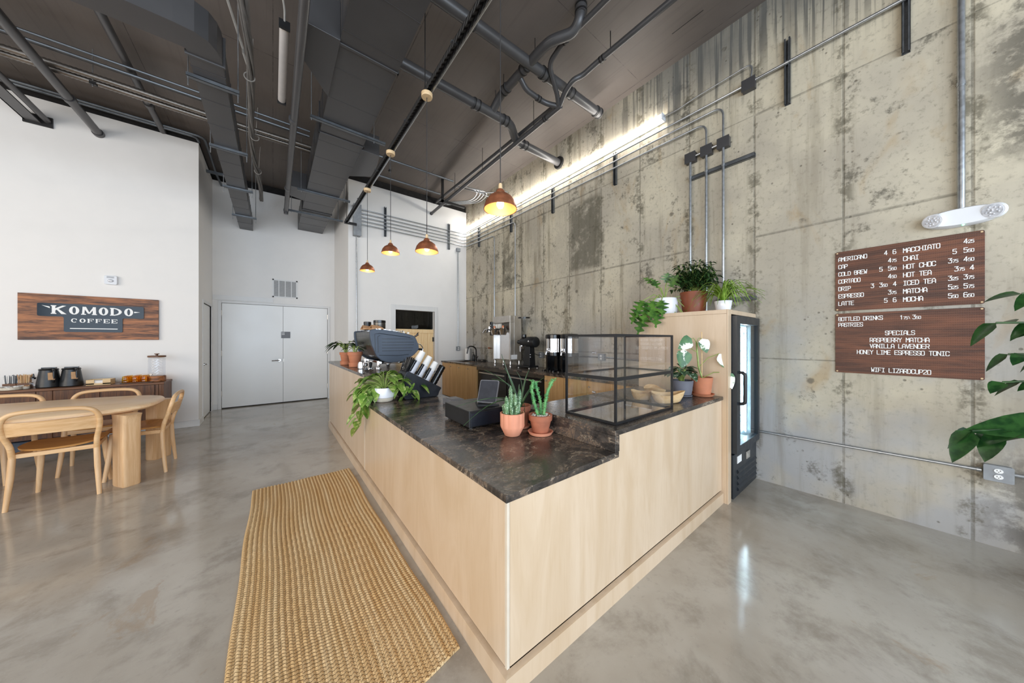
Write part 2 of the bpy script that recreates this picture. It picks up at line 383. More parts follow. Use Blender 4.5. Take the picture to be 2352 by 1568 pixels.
M = {
 'concrete': concrete_mat(), 'floor': floor_mat(), 'ceil': ceil_mat(), 'stone': stone_mat(), 'ply': ply_mat(), 'jute': jute_mat(), 'menu': menu_mat(), 'holed': holed_mat(),
 'white': plain('white_wall_paint', (236, 233, 229), .62, var=.015, sc=3, bump=.04), 'door': plain('white_door_paint', (238, 237, 234), .32, var=.01, sc=2),
 'trim': plain('white_trim', (224, 223, 221), .4, var=.01), 'gap': plain('black_gap_paint', (26, 23, 22), .8),
 'duct': plain('charcoal_duct_paint', (78, 77, 78), .36, .25, var=.06, sc=2), 'pipe': plain('dark_pipe_paint', (84, 83, 84), .34, .25, var=.06, sc=4),
 'blackp': plain('black_iron', (38, 37, 37), .45, .2), 'galv': plain('galvanised_steel', (176, 180, 184), .32, .85, var=.1, sc=30), 'galvp': plain('grey_box_paint', (146, 150, 154), .45, .2),
 'flex': plain('ribbed_metal', (128, 122, 116), .34, .75), 'strut': plain('dull_strut_steel', (112, 116, 120), .4, .75), 'steel': plain('brushed_steel', (206, 200, 192), .38, .85, var=.06, sc=8), 'chrome': plain('chrome', (226, 226, 228), .07, 1, var=.02),
 'oak': woodm('pale_oak', (208, 164, 114), (226, 188, 142), 0, 1, .42), 'oakz': woodm('pale_oak_upright', (208, 166, 120), (226, 190, 148), 2, 1, .42), 'seatm': woodm('honey_seat_veneer', (170, 118, 60), (192, 140, 80), 0, 1, .4),
 'tabletop': woodm('pale_table_oak', (238, 198, 152), (248, 218, 178), 0, 1, .34), 'walnut': woodm('dark_oak', (78, 46, 24), (124, 80, 46), 0, 1.2, .42), 'walnutz': woodm('dark_oak_upright', (72, 42, 22), (118, 76, 44), 2, 1.4, .45, 26),
 'signw': woodm('rustic_sign_wood', (62, 32, 16), (176, 112, 66), 0, 1.5, .5, 9), 'cab': woodm('golden_oak_veneer', (188, 148, 98), (206, 168, 118), 2, 1, .35), 'pine': woodm('knotty_pine', (238, 200, 146), (246, 218, 170), 2, 1, .45, 12, 1),
 'bowl': woodm('olive_bowl_wood', (206, 164, 112), (228, 196, 148), 0, 2, .5, 6), 'bamboo': woodm('light_bamboo', (216, 180, 128), (228, 198, 150), 0, 2, .5), 'edge': plain('pale_ply_edge', (214, 200, 180), .4, var=.03),
 'signn': plain('gloss_navy_panel', (34, 44, 54), .12, var=.03, sc=3, Specular_IOR_Level=.22), 'letter': plain('white_lettering', (240, 240, 238), .4, var=.01), 'black': plain('matt_black_plastic', (27, 28, 30), .38), 'blackg': plain('gloss_black_plastic', (16, 17, 19), .12),
 'terra': plain('terracotta', (190, 120, 86), .8, var=.1, sc=9, bump=.15), 'terrap': plain('salmon_terracotta', (226, 152, 120), .7, var=.05, sc=8), 'terrao': plain('weathered_terracotta', (172, 104, 76), .82, var=.22, sc=11, bump=.2),
 'brownpot': plain('rust_brown_glaze', (130, 66, 36), .45, var=.1), 'whitepot': plain('white_glazed_ceramic', (236, 236, 240), .2, var=.01), 'greypot': plain('slate_grey_clay', (104, 104, 112), .7, var=.06), 'cream': plain('cream_ceramic', (214, 204, 186), .5),
 'soil': plain('potting_soil', (58, 44, 34), .95, var=.3, sc=60, bump=.6), 'pebble': plain('white_pebbles', (226, 218, 206), .6, var=.08),
 'copper': plain('hammered_copper', (168, 104, 72), .34, .55, var=.25, sc=18, bump=.25), 'copperin': plain('copper_inside', (214, 158, 104), .45, .35, var=.08), 'maple': plain('pale_canopy_wood', (214, 184, 142), .5),
 'espresso': plain('slate_blue_shell', (64, 74, 88), .42, .1, var=.03), 'espback': plain('dark_bronze_metal', (96, 92, 86), .3, .8, var=.12, sc=5), 'paper': plain('white_paper', (236, 234, 230), .8, var=.02), 'kraft': plain('kraft_paper', (204, 160, 118), .8), 'cupclear': plain('frosted_cup_plastic', (206, 206, 212), .25, var=.04),
 'navy': plain('black_plastic_bin', (24, 28, 36), .35), 'case': plain('black_case_frame', (34, 34, 36), .4, .3), 'grey': plain('grey_plastic', (110, 110, 114), .45), 'screen': plain('dark_screen', (58, 60, 66), .15),
 'fridge': plain('fridge_black', (30, 36, 42), .4), 'fridgein': plain('fridge_liner', (206, 222, 226), .4), 'lens': plain('clear_faceted_lens', (222, 224, 230), .12, .4, var=.2, sc=60), 'elw': plain('white_lamp_plastic', (226, 228, 232), .35, var=.01),
 'tubew': plain('opal_tube', (222, 216, 212), .35, var=.03), 'cordk': plain('grey_cable', (112, 108, 104), .5), 'cord': plain('black_cord', (46, 44, 44), .6), 'cordw': plain('pale_cable', (150, 146, 140), .5), 'greenled': emit('green_led', (90, 255, 160), 3),
 'leafa': leafm('glossy_green_leaf', (44, 80, 30), (84, 122, 46)), 'leafp': leafm('marbled_pothos_leaf', (84, 124, 44), (136, 166, 74), (178, 190, 120), .4, 30), 'leafd': leafm('dark_green_leaf', (30, 56, 28), (58, 88, 44)),
 'leafv': leafm('white_splashed_leaf', (44, 92, 48), (72, 116, 56), (236, 234, 216), .35, 9, .5), 'leafs': leafm('silver_marbled_leaf', (40, 66, 44), (64, 92, 60), (150, 170, 150), .35, 60), 'cactus': leafm('cactus_skin', (74, 110, 72), (108, 142, 92), (196, 210, 184), .6, 190), 'euph': leafm('euphorbia_skin', (74, 134, 78), (108, 164, 98), None, .55),
 'stem': leafm('green_stem', (120, 142, 66), (156, 172, 96)), 'leafl': leafm('lime_leaf', (104, 142, 44), (150, 180, 80)), 'leafk': leafm('deep_green_leaf', (26, 62, 30), (50, 92, 44), None, .28),  # leafk is the deep green of the tall plant
 'glass': glass_mat('clear_glass', (1, 1, 1), 0, .99), 'glassd': glass_mat('dark_glass', (.4, .45, .5), 0, .4), 'glassb': glass_mat('fridge_glass', (.9, .97, 1), 0, .9, .7), 'dimple': glass_mat('dimpled_glass', (.97, .98, 1), .05, .95, .9), 'amber': glass_mat('amber_glass', (1, .76, .2), .03, .93, 1),
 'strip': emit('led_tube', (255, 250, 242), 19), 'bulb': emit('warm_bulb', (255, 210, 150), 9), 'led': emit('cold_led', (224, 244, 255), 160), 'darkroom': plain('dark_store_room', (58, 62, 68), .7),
}

# ------------------------------------------------------------------ the room
struct('floor', G().box(-6.6, WX+.2, -4.3, 8.45, -.06, 0), M['floor'])
struct('ceiling', G().box(-6.6, WX+.2, -4.3, 8.45, ZC, ZC+.1), M['ceil'])
struct('wall_right', G().box(WX, WX+.2, -4.3, 8.45, 0, ZC), M['concrete'])
ZW = 4.49
XP = 1.145                                                            # corner where the kitchen wall starts
DX0, DX1, DZ = 2.04, 2.915, 2.01                                      # dutch door opening
g = G()
for a in ((XP, DX0, 0, ZW), (DX0, DX1, DZ, ZW), (DX1, WX, 0, ZW)): g.box(a[0], a[1], YB, YB+.14, a[2], a[3])
struct('wall_back', g, M['white'])
struct('wall_pier', G().box(XP, XP+.14, YB+.14, YF, 0, ZW), M['white'])
g = G(); FX0, FX1 = -.80, 1.005
for a in ((-.93, FX0, 0, ZW), (FX0, FX1, 2.1, ZW), (FX1, XP, 0, ZW)): g.box(a[0], a[1], YF, YF+.14, a[2], a[3])
struct('wall_far', g, M['white'])
struct('wall_left', G().box(-6.6, -.93, YL, YL+.14, 0, ZW), M['white'])
g = G(); SY0, SY1 = 7.24, 8.12
for a in ((YL+.14, SY0, 0, ZW), (SY0, SY1, 2.0, ZW), (SY1, YF+.14, 0, ZW)): g.box(-1.07, -.93, a[0], a[1], a[2], a[3])
struct('wall_passage', g, M['white'])
# black painted band between the white walls and the slab
struct('trim_1', G().box(-6.6, -.95, YL+.03, YL+.12, ZW, ZC), M['gap']); struct('trim_2', G().box(-1.05, -.96, YL+.12, YF+.12, ZW, ZC), M['gap'])
struct('trim_3', G().box(-.96, XP+.03, YF+.03, YF+.12, ZW, ZC), M['gap']); struct('trim_4', G().box(XP+.03, WX, YB+.03, YB+.12, ZW, ZC), M['gap'])
struct('trim_5', G().box(XP+.03, XP+.1, YB+.12, YF+.03, ZW, ZC), M['gap'])
struct('trim_6', G().box(-.928, .005, YF-.02, YF, 2.16, 2.25), M['trim'])
struct('baseboard_left', G().box(-6.6, -.915, YL-.014, YL, 0, .1), M['trim'], bev=.004)
struct('baseboard_passage', G().box(-.93, -.916, YL, SY0-.06, 0, .1), M['trim'], bev=.004)
struct('baseboard_far', G().box(-.93, FX0-.06, YF-.014, YF, 0, .1), M['trim'], bev=.004)
struct('light_leak_stop', G().box(-.95, 1.2, YF+.145, YF+.165, 0, 2.2).box(-1.10, -1.08, 7.1, 8.3, 0, 2.2), M['gap'])  # unseen black sheets added behind both doors to stop sky light leaking in
# windows the daylight comes through, behind and left of the camera
g = G().box(-6.6, WX, -4.3, -4.2, 3.75, ZC).box(-6.6, WX, -4.3, -4.2, 0, .25)
for x in (-6.6, 3.45): g.box(x, x+.3, -4.3, -4.2, .25, 3.75)
struct('wall_front', g, M['white'])
f = G()
for x in (-6.3, -4.35, -2.4, -.45, 1.5, 3.38): f.box(x, x+.07, -4.28, -4.22, .25, 3.75)
for z in (.25, 2.6, 3.69): f.box(-6.3, 3.45, -4.28, -4.22, z, z+.06)
struct('window_1', f, M['blackp'])
g = G().box(-6.6, -6.5, -4.2, YL, 3.85, ZC).box(-6.6, -6.5, -4.2, YL, 0, .5)
for y in (-4.2, -2.3, 6.1): g.box(-6.6, -6.5, y, y+.5 if y < 6 else YL, .5, 3.85)
struct('wall_window', g, M['white'])
f = G()
for y in (-1.8, .17, 2.14, 4.11, 6.04): f.box(-6.57, -6.52, y, y+.06, .5, 3.85)
for z in (.5, 2.7, 3.79): f.box(-6.57, -6.52, -1.8, 6.1, z, z+.06)
struct('window_2', f, M['blackp'])

# double doors at the end of the passage
d1 = bpy.data.objects.new('door_1', None); C.objects.link(d1); d1['kind'] = 'structure'; d1.location = (.1, YF, 0)
fr = G()
for x0, x1 in ((FX0-.05, FX0), (FX1, FX1+.045)): fr.box(x0, x1, YF-.02, YF+.06, 0, 2.145)
fr.box(FX0, FX1, YF-.02, YF+.06, 2.1, 2.145)
fr.o('frame', M['trim'], d1, bev=.004)
for i, (x0, x1) in enumerate(((FX0+.004, .171), (.175, FX1-.004))):
    lf = G().box(x0, x1, YF+.006, YF+.05, .02, 2.096).o('leaf', M['door'], d1, bev=.002)
    for z in (.3, 1.1, 1.9):
        xx = x0-.004 if i == 0 else x1+.004
        G().cyl((xx, YF, z-.055), (xx, YF, z+.055), .011, n=8).box(xx-.012, xx+.012, YF-.003, YF+.003, z-.055, z+.055).o('hinge', M['steel'], lf, True)
    if i == 0:
        h = G().cyl((.11, YF+.006, .93), (.11, YF-.03, .93), .03, .026, 16); h.tube(bend([(.11, YF-.03, .93), (.11, YF-.055, .93), (-.02, YF-.055, .925)], .02), .011, 8)
        h.o('handle', M['chrome'], lf, True)
    else:
        G().box(.176, .186, YF-.002, YF+.004, .89, .96).o('strike_plate', M['steel'], lf)
sg = thing('door_sign', 'small dark square room sign on the right leaf of the white double doors', 'sign', (.217, YF, 1.4))
G().box(.14, .298, YF-.006, YF+.005, 1.405, 1.545).o('plate', M['grey'], sg, bev=.002)
# side door in the passage
d2 = bpy.data.objects.new('door_2', None); C.objects.link(d2); d2['kind'] = 'structure'; d2.location = (-.93, 7.7, 0)
fr = G()
for y0, y1 in ((SY0-.05, SY0), (SY1, SY1+.05)): fr.box(-.99, -.915, y0, y1, 0, 2.05)
fr.box(-.99, -.915, SY0, SY1, 2.0, 2.05); fr.o('frame', M['trim'], d2, bev=.004)
lf = G().box(-.985, -.945, SY0+.004, SY1-.004, .015, 1.996).o('leaf', M['door'], d2)
h = G().cyl((-.945, SY0+.07, .95), (-.915, SY0+.07, .95), .028, .024); h.tube(bend([(-.915, SY0+.07, .95), (-.89, SY0+.07, .95), (-.89, SY0+.19, .945)], .02), .011, 8); h.o('handle', M['chrome'], lf, True)
# half-height pine door under a dark opening in the kitchen wall
d3 = bpy.data.objects.new('door_3', None); C.objects.link(d3); d3['kind'] = 'structure'; d3.location = ((DX0+DX1)/2, YB, 0)
fr = G()
for x0, x1 in ((DX0-.10, DX0), (DX1, DX1+.07)): fr.box(x0, x1, YB-.018, YB+.02, 0, 2.12)
fr.box(DX0, DX1, YB-.018, YB+.02, DZ, 2.12); fr.o('frame', M['trim'], d3, bev=.004)
p = G()
for i in range(6):
    x = DX0+.006+i*(DX1-DX0-.012)/6; p.box(x, x+(DX1-DX0-.012)/6-.003, YB+.05, YB+.085, .02, 1.60)
lf = p.o('leaf', M['pine'], d3, bev=.003)
G().box(DX0+.01, DX1-.01, YB+.03, YB+.05, 1.52, 1.605).box(DX0+.01, DX1-.01, YB+.03, YB+.05, .9, 1.0).o('rail', M['pine'], lf, bev=.003)
G().box(DX1-.03, DX1-.012, YB+.02, YB+.05, 1.33, 1.43).o('hinge', M['blackp'], lf)
G().box(DX0, DX1, YB+.1, YB+.105, 1.62, DZ).o('pane', M['glassd'], d3)
struct('wall_store', G().box(XP+.15, WX, 8.2, 8.24, 0, ZW).box(XP+.15, WX, YB+.2, 8.2, 2.6, 2.65), M['darkroom'])

# ------------------------------------------------------------------ lettering (stroke letters on a 4 x 6 grid)
FONT = {'A': '0,0 0,4 1.2,6 2.8,6 4,4 4,0|0,2.2 4,2.2', 'B': '0,0 0,6 3,6 3.8,5.2 3.8,3.9 3,3.2 0,3.2|3,3.2 4,2.4 4,.8 3.2,0 0,0', 'C': '4,4.6 4,5.3 3.3,6 .7,6 0,5.3 0,.7 .7,0 3.3,0 4,.7 4,1.4',
 'D': '0,0 0,6 2.8,6 4,4.8 4,1.2 2.8,0 0,0', 'E': '4,6 0,6 0,0 4,0|0,3.1 3.2,3.1', 'F': '4,6 0,6 0,0|0,3 3.2,3', 'G': '4,4.8 4,5.3 3.3,6 .7,6 0,5.3 0,.7 .7,0 3.3,0 4,.7 4,2.8 2.2,2.8', 'H': '0,0 0,6|4,0 4,6|0,3 4,3',
 'I': '.5,6 3.5,6|2,6 2,0|.5,0 3.5,0', 'J': '1,6 4,6|3.2,6 3.2,.8 2.5,0 .8,0 0,.8 0,1.6', 'K': '0,0 0,6|4,6 .4,3.1 4,0', 'L': '0,6 0,0 3.8,0', 'M': '0,0 0,6 2,3 4,6 4,0', 'N': '0,0 0,6 4,0 4,6', 'O': '.7,0 0,.7 0,5.3 .7,6 3.3,6 4,5.3 4,.7 3.3,0 .7,0',
 'P': '0,0 0,6 3.2,6 4,5.3 4,3.4 3.2,2.7 0,2.7', 'R': '0,0 0,6 3.2,6 4,5.3 4,3.5 3.2,2.8 0,2.8|2.2,2.8 4,0', 'S': '4,4.8 4,5.3 3.3,6 .7,6 0,5.3 0,3.9 .7,3.2 3.3,2.9 4,2.2 4,.7 3.3,0 .7,0 0,.7 0,1.2', 'T': '0,6 4,6|2,6 2,0', 'U': '0,6 0,.7 .7,0 3.3,0 4,.7 4,6',
 'V': '0,6 2,0 4,6', 'W': '0,6 .8,0 2,3.4 3.2,0 4,6', 'X': '0,0 4,6|0,6 4,0', 'Y': '0,6 2,3.2 4,6|2,3.2 2,0', 'Z': '0,6 4,6 0,0 4,0', '\\': '.6,6 3,0', '-': '.6,3 3.4,3',
 '0': '.7,0 0,.7 0,5.3 .7,6 3.3,6 4,5.3 4,.7 3.3,0 .7,0', '1': '.8,4.8 2.2,6 2.2,0', '2': '0,4.9 0,5.3 .7,6 3.3,6 4,5.3 4,4 0,.6 0,0 4,0', '3': '0,6 4,6 1.8,3.6 3.3,3.6 4,2.9 4,.7 3.3,0 .7,0 0,.7', '4': '3,0 3,6 0,1.7 4.2,1.7', '5': '4,6 .3,6 .1,3.5 3.2,3.5 4,2.7 4,.8 3.2,0 .7,0 0,.7',
 '6': '3.6,5.6 3,6 .8,6 0,5.2 0,.7 .7,0 3.3,0 4,.7 4,2.6 3.3,3.3 0,3.2', '7': '0,6 4,6 1.4,0'}
def stroke(g, a, b, w, F, d):
    a, b = Vector((*a, 0)), Vector((*b, 0)); t = b-a
    if t.length < 1e-6: return
    t.normalize(); n = Vector((-t.y, t.x, 0))*w/2; e = t*w*.42
    q = [a-e-n, b+e-n, b+e+n, a-e+n]
    g.rings([[F(p.x, p.y, 0) for p in q], [F(p.x, p.y, d) for p in q]])
def text(g, s, x, y, h, F, adv=None, w=.76, d=.0016, wd=2.7):
    """writes s with its left foot at (x, y); F maps (across, up, out) to the room; '^' starts small figures"""
    k = h/6; big = True; i = 0
    for ch in s:
        if ch == '^': big = not big; continue
        kk = k if big else k*.66
        if ch in FONT:
            for pl in FONT[ch].split('|'):
                P = [tuple(float(v) for v in q.split(',')) for q in pl.split()]
                for j in range(len(P)-1):
                    i += 1
                    stroke(g, (x+P[j][0]*kk*wd/4, y+P[j][1]*kk), (x+P[j+1][0]*kk*wd/4, y+P[j+1][1]*kk), w*kk*(1 if big else 1.15), F, d+.00004*(i % 9))
        x += (adv*kk/k if adv else kk*(wd+.7))
    return x
def board(name, label, z0, z1, rows):
    y0, y1 = .338, -.349
    t = thing(name, label, 'menu board', (WX, (y0+y1)/2, z0), group=None)
    G().prism(rpoly([(y0, z0), (y1, z0), (y1, z1), (y0, z1)], .012), 0, WX-.008, WX-.001).o('panel', M['menu'], t, bev=.001)
    F = lambda a, u, o: (WX-.008-o, y0-a, u)
    g = G()
    for s, a, u, h in rows: text(g, s, a, u, h, F)
    g.o('lettering', M['letter'], t)
    g = G()
    for y in (y0-.011, y1+.011):
        for z in (z0+.011, z1-.011): g = G().cyl((WX-.008, y, z), (WX-.0105, y, z), .006, .005, 10); g.o('screw', M['maple'], t)
    return t
L = [('AMERICANO', '4 6'), ('CAP', '4^75^'), ('COLD BREW', '5 5^50^'), ('CORTADO', '4^50^'), ('DRIP', '3 3^50^ 4'), ('ESPRESSO', '3^75^'), ('LATTE', '5 6')]
Rr = [('MACCHIATO', '4^25^'), ('CHAI', '5 5^50^'), ('HOT CHOC', '3^75^ 4^50^'), ('HOT TEA', '3^75^ 4'), ('ICED TEA', '3^25^ 3^75^'), ('MATCHA', '5^25^ 5^75^'), ('MOCHA', '5^50^ 6^50^')]
LP = [((.262, '4'), (.304, '6')), ((.281, '4^75^'),), ((.238, '5'), (.281, '5^50^')), ((.281, '4^50^'),), ((.195, '3'), (.238, '3^50^'), (.305, '4')), ((.281, '3^75^'),), ((.262, '5'), (.305, '6'))]
RP = [((.608, '4^25^'),), ((.565, '5'), (.608, '5^50^')), ((.547, '3^75^'), (.608, '4^50^')), ((.572, '3^75^'), (.632, '4')), ((.547, '3^25^'), (.608, '3^75^')), ((.547, '5^25^'), (.608, '5^75^')), ((.547, '5^50^'), (.608, '6^50^'))]
rows = []
for i in range(7):
    u = 2.018-i*.0613
    rows += [(L[i][0], .019, u, .031), (Rr[i][0], .353, u, .032)]
    rows += [(s, a, u+.003, .031) for a, s in LP[i]] + [(s, a, u+.006, .031) for a, s in RP[i]]
board('menu_board', 'walnut-look menu board with two priced columns of drinks, under the emergency light', 1.605, 2.098, rows)
rows = [('BOTTLED DRINKS', .019, 1.521, .030), ('1^75^', .337, 1.518, .029), ('\\', .376, 1.519, .020), ('3^50^', .395, 1.518, .029), ('PASTRIES', .019, 1.473, .030), ('SPECIALS', .267, 1.401, .031), ('RASPBERRY MATCHA', .190, 1.346, .031), ('VANILLA LAVENDER', .190, 1.299, .031), ('HONEY LIME ESPRESSO TONIC', .122, 1.250, .0305), ('WIFI LIZARDCUP20', .197, 1.112, .031)]
board('menu_board', 'walnut-look notice board listing specials, hung below the drinks menu board', 1.092, 1.582, rows)
# room sign lettering
F = lambda a, u, o: (.15+a, YF-.006-o, u)
g = G(); text(g, 'ELEC', 0, 1.512, .022, F); text(g, 'ROOM', 0, 1.478, .022, F); g.o('lettering', M['letter'], sg)

# big wooden wall sign
t = thing('wall_sign', 'long rustic wooden wall sign with a navy panel of white lettering, above the sideboard', 'sign', (-1.94, YL, 1.366))
G().box(-2.53, -1.35, YL-.03, YL-.002, 1.366, 1.962).o('backboard', M['signw'], t, bev=.002)
pl = rpoly([(-2.386, 1.675), (-2.183, 1.672), (-2.183, 1.470), (-1.688, 1.470), (-1.688, 1.672), (-1.49, 1.672), (-1.49, 1.845), (-2.386, 1.845)], .02)
G().prism(pl, 1, YL-.040, YL-.030).o('panel', M['signn'], t)
F = lambda a, u, o: (-2.386+a, YL-.040-o, u)
PC = [0]
def poly(g, pts, d=.003):
    PC[0] += 1; d += .00007*(PC[0] % 23); g.rings([[F(a, u, 0) for a, u in pts], [F(a, u, d) for a, u in pts]])
def ringO(g, cx, cy, rx, ry, wx, wy, a0=0, a1=2*PI, n=28, d=.003):
    for i in range(n):
        b0, b1 = a0+(a1-a0)*i/n, a0+(a1-a0)*(i+1)/n
        poly(g, [(cx+rx*math.cos(b0), cy+ry*math.sin(b0)), (cx+rx*math.cos(b1), cy+ry*math.sin(b1)), (cx+(rx-wx)*math.cos(b1), cy+(ry-wy)*math.sin(b1)), (cx+(rx-wx)*math.cos(b0), cy+(ry-wy)*math.sin(b0))], d)
def glyph(g, ch, x, y, h, w):
    s = h*.24; q = h*.1; e = h*.07
    R_ = lambda x0, y0, x1, y1: poly(g, [(x0, y0), (x1, y0), (x1, y1), (x0, y1)])
    stem = lambda x0: (R_(x0, y, x0+s, y+h), R_(x0-e, y, x0+s+e, y+q), R_(x0-e, y+h-q, x0+s+e, y+h))
    if ch == 'K':
        stem(x); poly(g, [(x+s, y+h*.42), (x+w, y+h), (x+w*.72, y+h), (x+s, y+h*.66)]); poly(g, [(x+s+w*.06, y+h*.56), (x+s+w*.16, y+h*.66), (x+w*1.02, y), (x+w*.66, y)])
    elif ch in 'O': ringO(g, x+w/2, y+h/2, w/2, h/2*1.02, s*1.05, q*1.1)
    elif ch == 'M':
        poly(g, [(x, y), (x+s*.75, y), (x+s*.95, y+h), (x+s*.2, y+h)]); R_(x-e, y, x+s+e, y+q)
        poly(g, [(x+s*.2, y+h), (x+s*1.3, y+h), (x+w*.56, y+h*.15), (x+w*.42, y+h*.15)]); poly(g, [(x+w-s*.2, y+h), (x+w-s*.9, y+h), (x+w*.44, y+h*.15), (x+w*.56, y+h*.15)])
        poly(g, [(x+w-s*1.1, y), (x+w, y), (x+w-s*.1, y+h), (x+w-s*1.1, y+h)]); R_(x+w-s*1.1-e, y, x+w+e, y+q)
    elif ch == 'D':
        stem(x); ringO(g, x+s*.5, y+h/2, w-s*.5, h/2, s*1.05, q, -PI/2, PI/2, 16)
    elif ch == 'C': ringO(g, x+w/2, y+h/2, w/2, h/2*1.02, s*.95, q, .75, 2*PI-.75, 22); R_(x+w*.8, y+h*.62, x+w*.92, y+h*.95)
    elif ch in 'EF':
        stem(x); R_(x, y+h-q, x+w, y+h); R_(x+w-q, y+h*.68, x+w, y+h); R_(x, y+h*.46, x+w*.7, y+h*.46+q); R_(x+w*.7-q, y+h*.36, x+w*.7, y+h*.66)
        if ch == 'E': R_(x, y, x+w, y+q); R_(x+w-q, y, x+w, y+h*.34)
g = G(); x = .112
for ch, wd in zip('KOMODO', (.112, .082, .118, .082, .098, .082)):
    glyph(g, ch, x, 1.706, .108 if ch != 'K' else .112, wd); x += wd+.022
poly(g, [(.035, 1.815), (.095, 1.80), (.098, 1.778)]); poly(g, [(.862, 1.765), (.805, 1.752), (.805, 1.772)])
x = .262
for ch in 'COFFEE': glyph(g, ch, x, 1.598, .054, .05); x += .068
poly(g, [(.253, 1.512), (.655, 1.512), (.655, 1.523), (.253, 1.523)])
g.o('lettering', M['letter'], t)

# fire strobe above the sign
t = thing('wall_strobe', 'small white fire strobe on the white wall above the wooden sign', 'alarm', (-1.797, YL, 2.14))
G().prism(rpoly([(-1.855, 2.143), (-1.739, 2.143), (-1.739, 2.268), (-1.855, 2.268)], .02), 1, YL-.035, YL-.001).o('housing', M['elw'], t, bev=.004)
G().sphere((-1.797, YL-.035, 2.195), .03, 12, 6, (1, .5, .7)).o('lens', M['lens'], t, True)
g = G()
for i in range(4): g.box(-1.83, -1.765, YL-.038, YL-.034, 2.232+i*.007, 2.2345+i*.007)
g.o('grille', M['grey'], t)
# return-air vent over the double doors
t = thing('wall_vent', 'white louvred air vent on the white wall above the double doors', 'vent', (.21, YF, 2.28))
g = G(); x0, x1, z0, z1 = -.01, .428, 2.28, 2.67
for a in ((x0, x0+.025, z0, z1), (x1-.025, x1, z0, z1), (x0, x1, z0, z0+.025), (x0, x1, z1-.025, z1)): g.box(a[0], a[1], YF-.015, YF-.001, a[2], a[3])
for i in (1, 2, 3): g.box(x0+(x1-x0)*i/4-.007, x0+(x1-x0)*i/4+.007, YF-.014, YF-.001, z0, z1)
g.o('frame', M['trim'], t)
g = G()
for i in range(22):
    z = z0+.03+i*.0155; g.face([(x0+.02, YF-.011, z), (x1-.02, YF-.011, z), (x1-.02, YF-.002, z+.011), (x0+.02, YF-.002, z+.011)])
g.o('louvres', M['trim'], t)
G().box(x0+.02, x1-.02, YF-.0015, YF-.0005, z0+.02, z1-.02).o('backing', M['grey'], t)

# emergency light
t = thing('emergency_light', 'white oval twin-head emergency light on the concrete wall above the menu boards', 'emergency light', (WX, -.26, 2.14))
el = [(-.26+.155*math.copysign(abs(math.cos(a))**.75, math.cos(a)), 2.205+.062*math.copysign(abs(math.sin(a))**.9, math.sin(a))) for a in [2*PI*i/40 for i in range(40)]]
G().rings([[(WX-.001, y, z) for y, z in el], [(WX-.035, y, z) for y, z in el], [(WX-.055, -.26+(y+.26)*.9, 2.205+(z-2.205)*.86) for y, z in el]]).o('housing', M['elw'], t, True, ang=30)
for y, dr in ((-.145, 1), (-.375, -1)):
    dv = Vector((-.75, .62*dr*0+(.3 if dr > 0 else .25), -.15)).normalized()
    c = Vector((WX-.05, y, 2.205))
    h = G().cyl(c-dv*.02, c+dv*.018, .05, .046, 20).o('lamp_head', M['elw'], t, True)
    lg = G().cyl(c+dv*.016, c+dv*.021, .042, .04, 20)
    for i in range(12):
        a = i*2.4; rr = .009*math.sqrt(i); u = dv.orthogonal().normalized(); v = dv.cross(u); lg.sphere(c+dv*.021+u*rr*math.cos(a)+v*rr*math.sin(a), .0055, 8, 5)
    lg.o('lens', M['lens'], h, True)
G().sphere((WX-.045, -.265, 2.146), .006, 8, 5).o('indicator', M['greenled'], t)

# ------------------------------------------------------------------ conduits, boxes and struts on the walls
def pipe(name, label, cat, pts, r, mat, n=10, fl=None, group=None, joints=(), jr=1.28):
    """a run of pipe; joints = points where a coupling sleeve sits (point, direction)"""
    if not joints and not fl: return tag(G().tube(pts, r, n).o(name, mat, None, True), label, cat, group)
    t = thing(name, label, cat, pts[0], group=group)
    G().tube(pts, r, n).o('run', mat, t, True)
    for p, d in joints:
        p, d = Vector(p), Vector(d).normalized(); G().cyl(p-d*r*.8, p+d*r*.8, r*jr, None, n+4).o('coupling', mat, t, True)
    if fl: p, d = Vector(fl[0]), Vector(fl[1]).normalized(); G().cyl(p, p+d*.018, r*1.9, r*1.6, 20).o('flange', mat, t, True)
    return t
def vstrut(label, pos, ax, z0, z1, group=None, mat='strut'):
    """slotted channel fixed to a wall; ax 0 = on the concrete wall, 1 = on the kitchen wall"""
    g = G(); w, d = .021, .041
    if ax == 0:
        for y0, y1, x0, x1 in ((-w, w, -.004, -.001), (-w, -w+.003, -d, -.001), (w-.003, w, -d, -.001), (-w, -w+.012, -d, -d+.003), (w-.012, w, -d, -d+.003)): g.box(WX+x0, WX+x1, pos+y0, pos+y1, z0, z1)
        for i in range(int((z1-z0)/.05)): g.box(WX-.006, WX-.004, pos-.007, pos+.007, z0+.012+i*.05, z0+.04+i*.05)
    else:
        for x0, x1, y0, y1 in ((-w, w, -.004, -.001), (-w, -w+.003, -d, -.001), (w-.003, w, -d, -.001), (-w, -w+.012, -d, -d+.003), (w-.012, w, -d, -d+.003)): g.box(pos+x0, pos+x1, YB+y0, YB+y1, z0, z1)
    return tag(g.o('wall_strut', M[mat]), label, 'strut', group)
vstrut('upright slotted strut high on the concrete wall, just right of the black damp-run box', .64, 0, 3.53, 4.13)
vstrut('upright slotted strut on the concrete wall, highest above the menu boards', -.027, 0, 3.51, 4.12)
for i, (y, nm) in enumerate(((2.434, 'nearest the camera'), (3.625, 'second from the camera'), (4.773, 'third, above the coffee brewer'), (5.974, 'last, next to the kitchen corner'))):
    vstrut('upright strut holding the conduit rows under the light tube, '+nm, y, 0, 3.51, 3.95, 'struts under the long light tube')
vstrut('slotted upright strut on the white kitchen wall, beside the grey wiring box', 1.825, 1, 3.505, 4.11)
